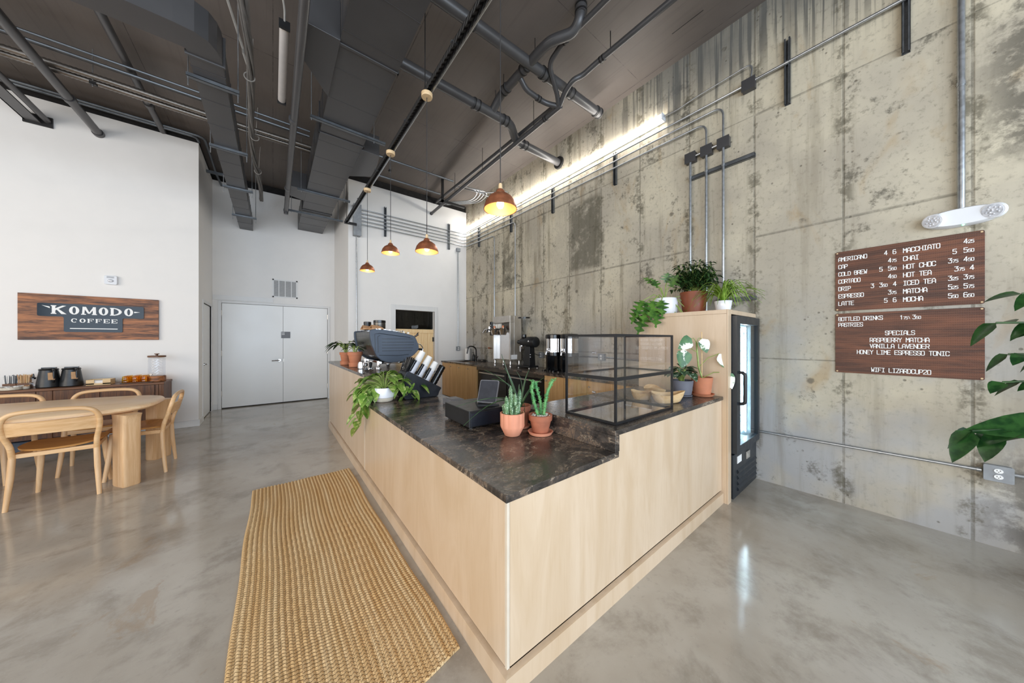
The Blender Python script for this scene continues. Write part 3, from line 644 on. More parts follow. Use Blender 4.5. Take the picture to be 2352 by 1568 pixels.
vstrut('slotted upright strut on the white kitchen wall, beside the concrete corner', 3.265, 1, 3.503, 4.10)
g = G()
for a in ((.88, 1.47, -.02, .02, -.04, -.037), (.88, 1.47, -.02, -.017, -.04, -.001), (.88, 1.47, .017, .02, -.04, -.001), (.88, 1.47, -.02, .02, -.003, -.001)): g.box(WX+a[4], WX+a[5], a[0], a[1], 3.185+a[2], 3.185+a[3])
tag(g.o('wall_strut', M['strut']), 'level strut carrying the three upright conduits above the tall plywood cabinet', 'strut')
tag(G().box(WX-.041, WX-.001, .87, 1.2, 1.757, 1.797).o('wall_strut', M['strut']), 'short level strut just above the top of the drinks fridge cabinet', 'strut')
XC = WX-.052
def corner_run(i, zl, zr, tail):
    pts = bend([(1.34, YB-.052, zl), (XC, YB-.052, (zl*.25+zr*.75)+.02), *tail], .07)
    return pts
tails = [
 (3.935, [(XC, .96, 3.89)], 'topmost conduit bending round the kitchen corner, ending at the highest black box'),
 (3.86, [(XC, 1.139, 3.80), (XC, 1.139, 3.47)], 'second conduit down round the kitchen corner, dropping into the nearest of three black boxes'),
 (3.786, [(XC, 1.297, 3.71), (XC, 1.297, 3.46)], 'middle conduit round the kitchen corner, dropping into the middle black box'),
 (3.713, [(XC, 4.608, 3.66), (XC, 4.608, 1.72)], 'fourth conduit round the kitchen corner, turning straight down behind the grinder'),
 (3.64, [(XC, 5.314, 3.58), (XC, 5.314, 1.72)], 'lowest conduit round the kitchen corner, turning straight down behind the coffee brewer')]
for i, (zl, tl, lb) in enumerate(tails):
    P = bend([(1.34, YB-.052, zl), (XC, YB-.052, zl+.0), *tl], .1, 6)
    tag(G().tube(P, .0105, 8).o('conduit', M['galv'], None, True), lb, 'conduit', 'conduits round the kitchen corner')
def jbox(label, c, s, mat='galvp', cat='junction box', group=None):
    t = thing('junction_box', label, cat, (c[0], c[1], c[2]-s[2]/2), group=group)
    G().box(c[0]-s[0]/2, c[0]+s[0]/2, c[1]-s[1]/2, c[1]+s[1]/2, c[2]-s[2]/2, c[2]+s[2]/2).o('box', M[mat], t, bev=.004)
    return t
for y, z, lb in ((.925, 3.885, 'black square conduit box at the damp runs high on the concrete wall'), (1.139, 3.42, 'black conduit box above the plywood cabinet, right of the row of three'), (1.297, 3.415, 'black conduit box above the plywood cabinet, middle of the row of three'), (1.457, 3.41, 'black conduit box above the plywood cabinet, left of the row of three')):
    t = jbox(lb, (WX-.032, y, z), (.06, .105, .105), 'duct')
    G().box(WX-.066, WX-.062, y-.056, y+.056, z-.056, z+.056).o('cover', M['duct'], t)
for y, lb in ((1.139, 'right of the three'), (1.297, 'middle of the three'), (1.457, 'left of the three')):
    pipe('conduit', 'upright bare conduit behind the plants on the tall plywood cabinet, '+lb, 'conduit', [(XC, y, 3.37), (XC, y, .9)], .0125, M['galv'], group='three conduits behind the cabinet plants', joints=[((XC, y, 3.19), (0, 0, 1))])
tag(G().tube([(XC, 1.40, 3.41), (XC, 1.19, 3.42)], .011, 8).o('conduit', M['galv'], None, True), 'short level conduit linking the three black boxes', 'conduit')
pipe('conduit', 'long conduit running up right from the black box past two upright struts', 'conduit', [(XC, .88, 3.895), (XC, -1.6, 3.90)], .0125, M['galv'], joints=[((XC, .64, 3.895), (0, 1, 0)), ((XC, -.027, 3.9), (0, 1, 0))])
tag(G().tube(bend([(XC, .905, 3.93), (XC, .89, 4.075), (XC, 1.41, 4.055), (XC, 1.62, 4.03), (XC-.01, 1.76, 4.045)], .07), .0075, 8).o('flexible_conduit', M['galv'], None, True), 'thin flexible conduit looping from the black box to the end of the light tube', 'conduit')
pipe('conduit', 'thick upright conduit dropping from the ceiling to the emergency light', 'conduit', [(WX-.025, -.259, ZC), (WX-.025, -.259, 2.25)], .0165, M['galv'], 12, joints=[((WX-.025, -.259, 3.12), (0, 0, 1))], jr=1.15)
# outlet boxes
def outlet(label, c, ax, s=(.1, .1), horiz=False):
    t = thing('outlet_box', label, 'outlet', (c[0], c[1], c[2]-s[1]/2)); w, h = s[0]/2, s[1]/2
    if ax == 0: mp = lambda a, u, o: (c[0]-o, c[1]-a, c[2]+u)
    else: mp = lambda a, u, o: (c[0]+a, c[1]-o, c[2]+u)
    P = rpoly([(-w, -h), (w, -h), (w, h), (-w, h)], .008)
    G().rings([[mp(a, u, .001) for a, u in P], [mp(a, u, .042) for a, u in P]]).o('box', M['galvp'], t)
    G().rings([[mp(a*1.03, u*1.03, .042) for a, u in P], [mp(a*1.03, u*1.03, .045) for a, u in P]]).o('cover', M['galvp'], t)
    for k in (-1, 1):
        ca = (.0, k*.019)
        E = [(ca[0]+.017*math.cos(q), ca[1]+.0145*math.sin(q)) for q in [2*PI*i/16 for i in range(16)]]
        r = G().rings([[mp(a, u, .045) for a, u in E], [mp(a, u, .048) for a, u in E]]).o('socket', M['letter'], t)
        g = G()
        for a, u, ww, hh in ((-.006, .003, .0013, .0035), (.006, .003, .0013, .0035), (0, -.006, .002, .002)):
            g.rings([[mp(ca[0]+a+sx*ww, ca[1]+u+su*hh, q) for sx, su in ((-1, -1), (1, -1), (1, 1), (-1, 1))] for q in (.048, .0486)])
        g.o('slots', M['black'], r)
    return t
outlet('grey outlet box low on the concrete wall below the menu boards', (WX, -.394, .492), 0, (.105, .1))
pipe('conduit', 'low level conduit from the drinks fridge to the outlet box below the menu boards', 'conduit', [(WX-.02, .86, .475), (WX-.02, -.335, .495)], .0115, M['galv'], joints=[((WX-.02, .1, .488), (0, 1, 0)), ((WX-.02, -.325, .495), (0, 1, 0))])
tag(G().tube([(WX-.02, -.45, .497), (WX-.02, -2.6, .52)], .0115, 8).o('conduit', M['galv'], None, True), 'low conduit leaving the outlet box towards the right edge', 'conduit')
outlet('grey outlet box on the concrete wall seen through the glass display case', (WX, 2.65, 1.115), 0)
outlet('grey outlet box on the concrete wall between the grinder and the coffee dispensers', (WX, 3.9, 1.10), 0)
pipe('conduit', 'level conduit behind the glass display case', 'conduit', [(WX-.02, 2.6, 1.115), (WX-.02, 1.6, 1.09)], .0115, M['galv'], joints=[((WX-.02, 2.1, 1.1), (0, 1, 0))])
tag(G().tube([(WX-.02, 2.7, 1.116), (WX-.02, 3.85, 1.11)], .0115, 8).o('conduit', M['galv'], None, True), 'level conduit between two wall outlets behind the coffee dispensers', 'conduit')
outlet('grey outlet box on the white kitchen wall by the concrete corner', (3.506, YB, 1.16), 1, (.09, .1))
pipe('conduit', 'upright conduit on the white kitchen wall dropping to the outlet by the corner', 'conduit', [(3.506, YB-.025, 3.5), (3.506, YB-.025, 1.21)], .011, M['galv'], joints=[((3.506, YB-.025, 2.5), (0, 0, 1))])
jbox('small grey box below the conduits on the white kitchen wall by the concrete corner', (3.506, YB-.035, 3.53), (.09, .07, .08))
t = jbox('tall grey wiring box on the kitchen wall at the end of the lamp track', (1.285, YB-.06, 3.69), (.13, .12, .6))
G().box(1.215, 1.355, YB-.128, YB-.121, 3.385, 3.995).o('cover', M['galvp'], t, bev=.002)
pipe('conduit', 'upright conduit from the tall wiring box down behind the espresso machine', 'conduit', [(1.285, YB-.03, 3.39), (1.285, YB-.03, .6)], .0115, M['galv'], joints=[((1.285, YB-.03, 2.9), (0, 0, 1)), ((1.285, YB-.03, 1.72), (0, 0, 1))])
tag(G().cyl((WX-.001, 5.5, 1.19), (WX-.06, 5.5, 1.19), .008).cyl((WX-.06, 5.5, 1.19), (WX-.068, 5.5, 1.19), .022).tube([(WX-.04, 5.5, 1.19), (WX-.04, 5.57, 1.195)], .009).o('water_valve', M['copper'], None, True), 'small copper water valve on the concrete wall left of the coffee brewer', 'valve')

# ------------------------------------------------------------------ lights
t = thing('linear_light', 'long glowing white light tube high on the concrete wall', 'light', (WX-.05, 4.1, 3.99))
G().box(WX-.022, WX-.001, 1.76, 6.59, 4.0, 4.08).o('housing', M['elw'], t)
P = rpoly([(WX-.022, 4.003), (WX-.088, 4.003), (WX-.088, 4.077), (WX-.022, 4.077)], .02)
G().rings([[(x, 1.765, z) for x, z in P], [(x, 6.585, z) for x, z in P]]).o('diffuser', M['strip'], t, True)
for y in (1.757, 6.588): G().box(WX-.094, WX-.01, y-.006, y+.004, 4.0, 4.078).o('end_cap', M['elw'], t)
t = thing('linear_light', 'unlit white tube light hung from the ceiling left of the wide duct', 'light', (.08, 3.86, 4.1))
P = [(.08+.036*math.cos(a), 4.13+.03*math.sin(a)) for a in [PI+PI*i/10 for i in range(11)]]+[(.116, 4.155), (.044, 4.155)]
G().rings([[(x, 3.36, z) for x, z in P], [(x, 4.42, z) for x, z in P]]).o('diffuser', M['tubew'], t, True)
for y in (3.346, 4.427): G().box(.04, .12, y-.016, y+.009, 4.095, 4.165).o('end_cap', M['black'], t)
G().tube(bend([(.08, 3.34, 4.15), (.08, 3.28, 4.22), (-.02, 3.0, 4.5), (-.1, 2.8, ZC)], .1), .008, 8).o('cable', M['cordw'], t, True)
for y in (3.6, 4.2): G().cyl((.08, y, 4.155), (.08, y, ZC), .003, None, 6).o('hanger', M['blackp'], t)

TX, TZ = 1.04, 3.5
t = thing('lamp_track', 'long perforated steel strut carrying the copper pendant lamps over the counter', 'track', (TX, 3, TZ))
G().box(TX-.0205, TX-.0175, -.3, 6.25, TZ-.02, TZ+.021).box(TX+.0175, TX+.0205, -.3, 6.25, TZ-.02, TZ+.021).box(TX-.0205, TX+.0205, -.3, 6.25, TZ+.018, TZ+.021).o('channel', M['holed'], t)
G().tube([(TX+.036, -.3, TZ+.002), (TX+.036, 6.2, TZ+.002)], .0105, 8).o('conduit', M['galv'], t, True)
for y in (.8, 2.0, 3.0, 4.1, 5.1, 6.1):
    G().box(TX-.03, TX+.052, y-.012, y+.012, TZ+.012, TZ+.022).o('clip', M['strut'], t)
for y in (2.55, 6.15): G().cyl((TX, y, TZ), (TX, y, ZC), .004, None, 6).o('hanger_rod', M['blackp'], t)
G().box(TX-.02, 1.22, 6.2, 6.24, TZ-.02, TZ+.02).o('end_bracket', M['blackp'], t)
def make_pendant():
    t = thing('pendant_lamp', 'x', 'lamp')
    pr = [(.097, 0), (.095, .014), (.086, .042), (.068, .068), (.046, .084), (.030, .092), (.026, .104), (.020, .113), (.016, .116)]
    inn = [(r-.003, z+.001 if i == 0 else z-.003) for i, (r, z) in enumerate(pr)][::-1]
    sh = G().lathe(pr, n=32)
    bmesh.ops.delete(sh.bm, geom=[f for f in sh.bm.faces if len(f.verts) > 8 and f.calc_center_median().z < .01], context='FACES')
    sh = sh.o('lamp_shade', M['copper'], t, True)
    ins = G(); ins.rings([[(r*math.cos(2*PI*k/32), r*math.sin(2*PI*k/32), z) for k in range(32)] for r, z in inn], cap=False); ins.o('lining', M['copperin'], t, True)
    G().lathe([(.009, .116), (.012, .12), (.010, .148), (.005, .152)], n=12).o('cap', M['maple'], t, True)
    G().lathe([(.012, .07), (.014, .074), (.014, .1), (.012, .105)], n=12).o('socket', M['blackp'], t, True)
    G().lathe([(.002, .004), (.014, .009), (.021, .022), (.022, .034), (.017, .052), (.011, .066), (.009, .072)], n=16).o('bulb', M['bulb'], t, True)
    return t
pend = make_pendant(); pends = [pend]+[dup(pend, (0, 0, 0), 0, 'x') for _ in range(3)]
for i, (y, z, lb) in enumerate(((1.435, 2.12, 'copper dome pendant lamp nearest the camera, hung in front of the long light tube'), (2.51, 2.118, 'copper dome pendant lamp, second from the camera, left of the nearest one'), (3.537, 2.335, 'copper dome pendant lamp, third from the camera, hung higher than the first two'), (4.608, 2.33, 'smallest-looking copper dome pendant lamp, farthest along the track, above the espresso machine'))):
    o = pends[i]; o.location = (TX, y, z); o['label'] = lb; o['group'] = 'copper pendant lamps'
    G().lathe([(.044, TZ-.058), (.047, TZ-.05), (.047, TZ-.024), (.042, TZ-.0215)], (TX, y, 0), 24).o('canopy', M['maple'], o, True)
    G().cyl((TX, y, z+.15), (TX, y, TZ-.05), .003, None, 6).o('cord', M['cord'], o)
    d = bpy.data.lights.new('pendant_glow', 'POINT'); d.energy = 1.1; d.color = (1, .78, .52); d.shadow_soft_size = .03
    lo = bpy.data.objects.new('pendant_glow', d); C.objects.link(lo); lo.location = (TX, y, z-.005)

# ------------------------------------------------------------------ ducts and pipes under the slab
DZ0 = 3.82
t = thing('air_duct', 'wide charcoal sheet-metal duct running the length of the ceiling to the far wall', 'duct', (.67, 3.4, DZ0))
g = G().box(.435, .90, -2.0, YF, DZ0, DZ0+.34)
for i in range(25):
    y = -1.9+i*.42; g.box(.431, .904, y, y+.006, DZ0-.002, DZ0+.342)
g.o('body', M['duct'], t)
for y in (2.86, 4.22, 6.9):
    G().box(.422, .913, y-.012, y+.012, DZ0-.012, DZ0-.002).box(.422, .435, y-.012, y+.012, DZ0-.012, DZ0+.35).box(.9, .913, y-.012, y+.012, DZ0-.012, DZ0+.35).o('flange', M['duct'], t, bev=.002)
G().prism([(.205, 2.82), (.435, 2.82), (.435, 3.55), (.205, 3.21)], 2, DZ0-.015, DZ0+.3).o('branch', M['duct'], t, bev=.003)
G().prism([(.9, 4.3), (1.12, 4.3), (1.2, 4.9), (.9, 5.1)], 2, DZ0, DZ0+.26).o('branch', M['duct'], t, bev=.003)
G().prism([(.215, 6.0), (.435, 6.0), (.435, 6.5), (.215, 6.4)], 2, DZ0, DZ0+.26).o('branch', M['duct'], t, bev=.003)
t = thing('air_duct', 'narrow charcoal duct with a rounded elbow, left of the wide one', 'duct', (-.43, 5.8, 3.62))
out = [(-.325, 3.46), (-.328, 3.39), (-.345, 3.31), (-.385, 3.235), (-.455, 3.195), (-.56, 3.185), (-3.2, 3.19)]
inn = [(-.53, 3.46), (-.53, 3.44), (-.531, 3.425), (-.535, 3.418), (-.545, 3.412), (-.56, 3.41), (-3.2, 3.41)]
G().rings([[(o[0], o[1], 3.62), (i[0], i[1], 3.62), (i[0], i[1], 3.85), (o[0], o[1], 3.85)] for o, i in zip(out, inn)]).o('elbow', M['duct'], t)
g = G().box(-.53, -.325, 3.462, YF, 3.62, 3.85)
for i in range(11): y = 3.6+i*.42; g.box(-.534, -.321, y, y+.006, 3.617, 3.853)
g.o('body', M['duct'], t)
G().box(-.545, -.31, 3.452, 3.472, 3.61, 3.86).o('flange', M['duct'], t, bev=.002)
def trapeze(label, x0, x1, y, z, rods, zt=ZC, dn=.05, mat='strut', h=.03):
    t = thing('duct_hanger', label, 'hanger', ((x0+x1)/2, y, z))
    G().box(x0, x1, y-.021, y+.021, z-h, z-h+.003).box(x0, x1, y-.021, y-.018, z-h, z).box(x0, x1, y+.018, y+.021, z-h, z).o('bar', M[mat], t)
    for x in rods: G().cyl((x, y, z-dn), (x, y, zt), .0045, None, 6).o('rod', M['galv'], t)
    return t
trapeze('strut hanger under the wide duct, nearest of three', .318, 1.10, 3.97, DZ0-.004, (.33, .97))
trapeze('strut hanger under the wide duct, second of three', .31, 1.07, 6.0, DZ0-.004, (.36, .98))
trapeze('strut hanger under the wide duct, last before the far wall', .2, 1.12, 7.04, DZ0-.016, (.27, 1.04))
for i, (y, nm) in enumerate(((3.715, 'at its elbow'), (4.89, 'second from its elbow'), (6.07, 'third from its elbow'), (7.345, 'last before the far wall'))):
    trapeze('strut hanger under the narrow duct, '+nm, -.575, -.24, y, 3.616, (-.565, -.25), dn=.1)
PM = M['pipe']
def clamp(t, p, d, r):
    p, d = Vector(p), Vector(d).normalized()
    G().cyl(p-d*r*.9, p+d*r*.9, r*1.13, None, 18).o('coupling', PM, t, True)
    g = G()
    for k in (-.6, .6): g.cyl(p+d*r*k-d*.008, p+d*r*k+d*.008, r*1.2, None, 18)
    g.o('clamp_band', M['blackp'], t, True)
t = thing('drain_pipe', 'thick straight dark drain pipe crossing the ceiling, nearest the camera', 'pipe', (1.9, 2.54, 4.37))
G().tube([(.3, 2.57, 4.43), (3.46, 2.52, 4.43)], .056, 16).o('run', PM, t, True)
clamp(t, (2.46, 2.536, 4.43), (1, -.016, 0), .056); clamp(t, (2.9, 2.53, 4.43), (1, -.016, 0), .056); clamp(t, (3.44, 2.52, 4.43), (1, -.016, 0), .056)
G().cyl((1.55, 2.55, 4.43), (1.55, 2.55, ZC), .006).cyl((1.545, 2.55, 4.43), (1.555, 2.55, 4.43), .062, None, 18).o('hanger', PM, t, True)
t = thing('drain_pipe', 'thick dark drain pipe with an offset bend, flanged to the concrete wall', 'pipe', (1.9, 3.3, 4.25))
G().tube(bend([(.2, 3.27, 4.31), (2.55, 3.28, 4.31), (2.82, 3.5, 4.3), (WX-.001, 3.5, 4.305)], .1), .056, 16).o('run', PM, t, True)
for p, d in (((2.0, 3.278, 4.31), (1, 0, 0)), ((2.45, 3.28, 4.31), (1, 0, 0)), ((2.98, 3.5, 4.302), (1, 0, 0))): clamp(t, p, d, .056)
G().cyl((WX-.03, 3.5, 4.305), (WX-.001, 3.5, 4.305), .095, .1, 24).o('flange', M['blackp'], t, True)
G().cyl((2.3, 3.28, 4.31), (2.3, 3.28, ZC), .005).o('hanger', PM, t)
t = thing('drain_pipe', 'dark drain pipe with an S-bend dropping from the slab and joining the offset drain pipe', 'pipe', (2.25, 2.5, 4.31))
G().tube(bend([(2.24, 3.26, 4.33), (2.245, 3.1, 4.43), (2.23, 2.35, 4.43), (2.24, 2.22, 4.43), (2.37, 2.02, 4.44), (2.36, 1.93, 4.5), (2.36, 1.92, ZC)], .12), .05, 16).o('run', PM, t, True)
for p, d in (((2.236, 2.62, 4.43), (0, 1, 0)), ((2.24, 2.98, 4.43), (0, 1, 0)), ((2.36, 1.92, 4.58), (0, 0, 1))): clamp(t, p, d, .05)
for y in (2.45, 3.02): G().cyl((2.24, y, 4.43), (2.24, y, ZC), .004).o('hanger', M['blackp'], t)
t = thing('ceiling_pipe', 'slim dark pipe along the ceiling ending in a capped tip at the white kitchen wall', 'pipe', (2.81, 4.6, 4.21))
G().tube([(2.79, 2.58, 4.245), (2.835, YB-.005, 4.242)], .03, 12).o('run', PM, t, True)
for y in (3.1, 4.4, 5.4): G().cyl((2.81, y, 4.24), (2.81, y, ZC), .004).o('hanger', M['blackp'], t)
G().cyl((2.835, YB-.03, 4.242), (2.835, YB-.002, 4.242), .036, None, 14).o('cap', M['blackp'], t, True)
clamp(t, (2.793, 2.85, 4.245), (0, 1, 0), .03)
tag(G().tube([(2.84, 2.75, 4.36), (2.95, YB+.05, 4.53)], .028, 12).o('ceiling_pipe', PM, None, True), 'slim dark pipe just above and parallel to the capped ceiling pipe', 'pipe')
t = thing('ceiling_pipe', 'slim dark pipe from the top edge crossing under the nearest drain pipe', 'pipe', (2.4, 1.6, 4.4))
G().tube(bend([(2.43, -.5, 4.47), (2.39, 2.2, 4.47), (2.42, 2.42, 4.44), (2.7, 2.55, 4.3), (2.79, 2.62, 4.25)], .08), .027, 12).o('run', PM, t, True)
clamp(t, (2.39, 2.15, 4.47), (0, 1, 0), .027)
t = thing('ceiling_pipe', 'slim dark pipe near the concrete wall, with a crooked bend under the slab', 'pipe', (2.83, 1.6, 4.4))
G().tube(bend([(2.86, -.5, 4.42), (2.81, 2.05, 4.42), (2.79, 2.25, 4.39), (2.72, 2.32, 4.36), (2.73, 2.45, 4.32), (2.79, 2.6, 4.26)], .06), .03, 12).o('run', PM, t, True)
clamp(t, (2.815, 2.0, 4.42), (0, 1, 0), .03); G().cyl((2.82, 1.9, 4.42), (2.82, 1.9, ZC), .005).o('hanger', M['blackp'], t)
t = thing('ceiling_pipe', 'short curved dark pipe linking two drain pipes below the slab', 'pipe', (2.5, 2.7, 4.3))
G().tube(bend([(2.26, 2.72, 4.40), (2.36, 2.74, 4.33), (2.66, 2.72, 4.30), (2.78, 2.62, 4.26)], .1), .03, 12).o('run', PM, t, True)
clamp(t, (2.55, 2.728, 4.31), (1, 0, 0), .03)
# left half of the ceiling
pipe('ceiling_pipe', 'grey round pipe at upper left ending in a collar on the white sign wall', 'pipe', [(-1.91, -1, 4.235), (-1.905, YL-.002, 4.23)], .045, PM, 16, joints=[((-1.905, 6.1, 4.231), (0, 1, 0)), ((-1.905, YL-.02, 4.23), (0, 1, 0))], jr=1.2)
pipe('ceiling_pipe', 'dark pipe passing above the ribbed conduits and out over the sign wall', 'pipe', [(-1.3, -1, 4.47), (-1.31, YL+.13, 4.52)], .038, PM, 14, joints=[((-1.305, 6.2, 4.51), (0, 1, 0))])
t = thing('cable_channel', 'flat dark channel and pipe ending on the white sign wall at far upper left', 'channel', (-2.38, 4, 4.15))
G().box(-2.49, -2.36, 0, YL-.002, 4.165, 4.18).box(-2.49, -2.477, 0, YL-.002, 4.165, 4.25).o('channel', PM, t)
G().tube([(-2.315, 0, 4.215), (-2.315, YL-.002, 4.215)], .032, 12).o('pipe', PM, t, True)
G().box(-2.5, -2.275, YL-.02, YL-.001, 4.14, 4.27).o('collar', M['blackp'], t)
for k, (y, z) in enumerate(((5.62, 4.33), (5.70, 4.31))):
    n = 330; g = G(); pts = [(-4.2+i*5.6/n, y, z+.006*math.sin(i*.05+k)) for i in range(n+1)]
    tag(g.tube(pts, [.034 if i % 2 else .028 for i in range(n+1)], 10).o('flexible_conduit', M['flex'], None, True, ang=80), ('nearer' if k == 0 else 'farther')+' of two thick ribbed conduits sagging across the left ceiling', 'conduit', 'ribbed ceiling conduits')
for k, (y, z, r) in enumerate(((5.48, 4.42, .016), (5.40, 4.45, .014), (5.55, 4.45, .018))):
    tag(G().tube([(-4.2, y, z), (.43, y, z)], r, 8).o('conduit', M['strut'], None, True), ('lower front', 'upper front', 'upper rear')[k]+' of the smooth conduits beside the ribbed ones', 'conduit', 'smooth conduits beside the ribbed ones')
trapeze('bracket strapped round the ribbed conduits, left of the narrow duct', -1.62, -1.57, 5.62, 4.27, (-1.6,), mat='blackp')
for k in range(2):
    P = bend([(-4.2, 6.70+k*.05, 4.545-k*.012), (-.88-k*.05, 6.70+k*.05, 4.525-k*.012), (-.88-k*.05, 6.9, 4.515), ], .08) if k else bend([(-4.2, 6.70, 4.55), (-.845, 6.70, 4.52), (-.845, 7.9, 4.5), (-.80, YF-.002, 4.41)], .1)
    tag(G().tube(P, .018, 10).o('conduit', M['strut'], None, True), ('dark conduit along the top of the sign wall, turning into the passage', 'dark conduit along the top of the sign wall, the shorter one behind')[k], 'conduit')
pipe('ceiling_pipe', 'dark round pipe beside the unlit tube light, ending at the last duct hanger', 'pipe', bend([(.165, -1, 3.77), (.19, 7.04, 3.765), (.19, 7.04, 3.70)], .05), .034, PM, 14, joints=[((.172, 4.1, 3.768), (0, 1, 0)), ((.18, 6.0, 3.766), (0, 1, 0)), ((.19, 7.03, 3.765), (0, 1, 0))], jr=1.18)
t = thing('cable_bundle', 'sagging bundle of taped grey cables hung between the two ducts', 'cable', (-.18, 5.8, 4.1))
for k in range(4):
    P = [(-.21+.02*math.cos(k*1.6+i*.5)+.03*math.sin(i*.35)+(.03*(1-i/3) if i < 3 else 0)*(-1 if k % 2 else .3), 3.2+i*.19, 4.24-.05*abs(math.sin(i*.5))+.02*math.sin(k*1.6+i*.5)-(.1 if i == 24 else 0)) for i in range(25)]
    G().tube(P, .02 if k == 0 else .013, 7).o('cable', M['cordk'], t, True)
for i, y in enumerate((4.35, 5.6, 6.7)):
    G().tube(arc((-.2, 4.21), .045, 0, 2*PI, 14, lambda a, u: (a, y, u))[:-1], .006, 6, closed=True).cyl((-.19, y, 4.25), (-.17, y, ZC), .004, None, 6).o('tie', M['cordw'], t, True)
G().tube([(-.19, 4.35, 4.24), (-.24, 4.2, 4.33), (-.25, 4.3, 4.45), (-.36, 3.9, ZC)], .012, 8).o('pull_cable', M['cordw'], t, True)
tag(G().box(-.95, -.532, 7.55, 7.59, 4.33, 4.372).o('wall_strut', M['strut']), 'level strut spanning the passage beside the narrow duct', 'strut')
for k, (y, z) in enumerate(((5.35, 4.42), (5.95, 4.40))):
    tag(G().tube([(.98, y, z), (2.75, y, z+.02)], .018, 8).o('conduit', M['strut'], None, True), ('front' if k == 0 else 'rear')+' thin conduit crossing the ceiling right of the lamp track', 'conduit', 'thin conduits right of the track')
trapeze('black slotted bracket holding thin conduits right of the lamp track', 1.62, 1.66, 5.62, 4.40, (1.64,), mat='blackp')
tag(G().box(2.68, 2.72, 5.7, 5.74, 4.16, ZC).box(2.68, 3.2, 5.7, 5.74, 4.16, 4.2).o('pipe_bracket', M['blackp']), 'black L-shaped bracket hung in front of the kitchen corner ceiling', 'bracket')
for k in range(4):
    P = bend([(2.95+k*.035, 5.35, 4.42), (3.3+k*.07, 5.3-k*.03, 4.4), (3.42+k*.06, 5.75, 4.40), (2.98+k*.06, 6.66, 4.55)], .22, 8)
    tag(G().tube(P, .0095, 7).o('conduit', M['galv'], None, True), ('innermost', 'second', 'third', 'outermost')[k]+' of the looped conduits at the kitchen ceiling corner', 'conduit', 'looped conduits at the ceiling corner')
for k, (z1, y1) in enumerate(((4.36, 4.9), (4.2, 5.1))):
    tag(G().tube(bend([(2.9, 5.45, 4.42), (3.35, 5.3, 4.38), (WX-.01, y1, z1)], .12), .0095, 7).o('conduit', M['galv'], None, True), ('upper' if k == 0 else 'lower')+' conduit reaching from the ceiling corner to the concrete wall', 'conduit', 'conduits reaching the concrete wall')
tag(G().tube([(WX-.4, 1.2, ZC-.02), (WX-.4, 1.5, ZC-.02)], .003, 5).o('ceiling_hook', M['blackp']), 'thin black wire hook under the slab near the concrete wall', 'hook')

# ------------------------------------------------------------------ service counter
ply = M['ply']
X0, Y0, XL, XR, YS, YE = .70, .923, 1.40, 2.955, 3.212, 5.55
t = thing('service_counter', 'L-shaped birch plywood service counter in the middle of the room', 'counter', (1.2, 2.5, 0))
G().box(X0+.012, XL, Y0+.012, YS-.002, .1, .744).o('low_body', ply, t)
G().box(XL, XR, Y0+.012, 1.64, .1, .858).o('ledge_body', ply, t)
G().box(X0+.012, XL, YS+.002, YE, .1, .999).o('bar_body', ply, t)
G().box(X0, X0+.016, Y0+.014, YS-.007, .108, .744).o('side_panel', ply, t, bev=.0015)
G().box(X0, X0+.016, YS+.007, YE-.03, .108, .999).o('side_panel', ply, t, bev=.0015)
G().box(X0-.0015, X0+.014, YS-.006, YS+.006, .103, .744).o('seam_strip', M['edge'], t)
G().box(X0-.002, X0+.014, YE-.026, YE, 0, .999).o('end_strip', M['edge'], t, bev=.001)
G().prism([(X0+.015, .108), (XR-.026, .108), (XR-.026, .858), (XL+.012, .858), (XL+.012, .744), (X0+.015, .744)], 1, Y0, Y0+.014).o('front_panel', ply, t, bev=.0015)
G().box(X0, X0+.0135, Y0, Y0+.0135, .104, .744).o('corner_strip', M['edge'], t, bev=.001)
G().box(XR-.024, XR, Y0, Y0+.012, .105, .858).o('end_strip', ply, t, bev=.001)
kp = [(.01, 0), (-.014, 0), (-.014, .086), (.01, .09)]
G().rings([[(X0+a, Y0+.0+a, z) for a, z in kp], [(X0+a, YE, z) for a, z in kp]]).o('kick_board', ply, t)
G().rings([[(X0+a, Y0+a, z) for a, z in kp], [(XR, Y0+a, z) for a, z in kp]]).o('kick_board', ply, t)
t = thing('countertop', 'low dark granite countertop with a raised ledge at its right end', 'countertop', (1.7, 2, .745))
G().box(X0-.012, XL+.03, Y0-.012, YS-.001, .7465, .776).o('low_slab', M['stone'], t, bev=.002)
G().box(XL-.004, XL+.034, Y0-.012, 1.665, .7765, .861).o('riser', M['stone'], t, bev=.0015)
G().box(XL-.004, XR-.002, Y0-.012, 1.665, .8615, .89).o('ledge_slab', M['stone'], t, bev=.002)
tag(G().box(X0-.012, XL+.03, YS+.003, YE+.015, 1.0, 1.03).o('bar_top', M['stone'], bev=.002), 'high dark granite bar top under the espresso machine', 'countertop')

# tall plywood cabinet with the drinks fridge
FY = .885; FX = 2.96
t = thing('tall_cabinet', 'tall birch plywood cabinet boxing in the drinks fridge, potted plants on top', 'cabinet', (3.3, 1.25, 0))
G().box(FX, FX+.025, FY+.004, 1.66, 0, 1.582).o('side_panel', ply, t, bev=.001)
G().box(FX, WX-.006, FY+.004, 1.66, 1.583, 1.617).o('top_panel', ply, t, bev=.001)
G().box(FX, FX+.07, FY-.008, FY+.003, 0, 1.617).o('stile', ply, t, bev=.001)
G().box(FX+.072, WX-.006, FY-.008, FY+.003, 1.58, 1.617).o('top_rail', ply, t, bev=.001)
G().box(FX+.026, WX-.006, 1.64, 1.66, 0, 1.58).o('back_panel', ply, t)
t = thing('drinks_fridge', 'slim black glass-door drinks fridge glowing against the concrete wall', 'fridge', (3.37, 1.2, 0))
fx0, fx1, fy = 3.045, 3.70, FY+.012
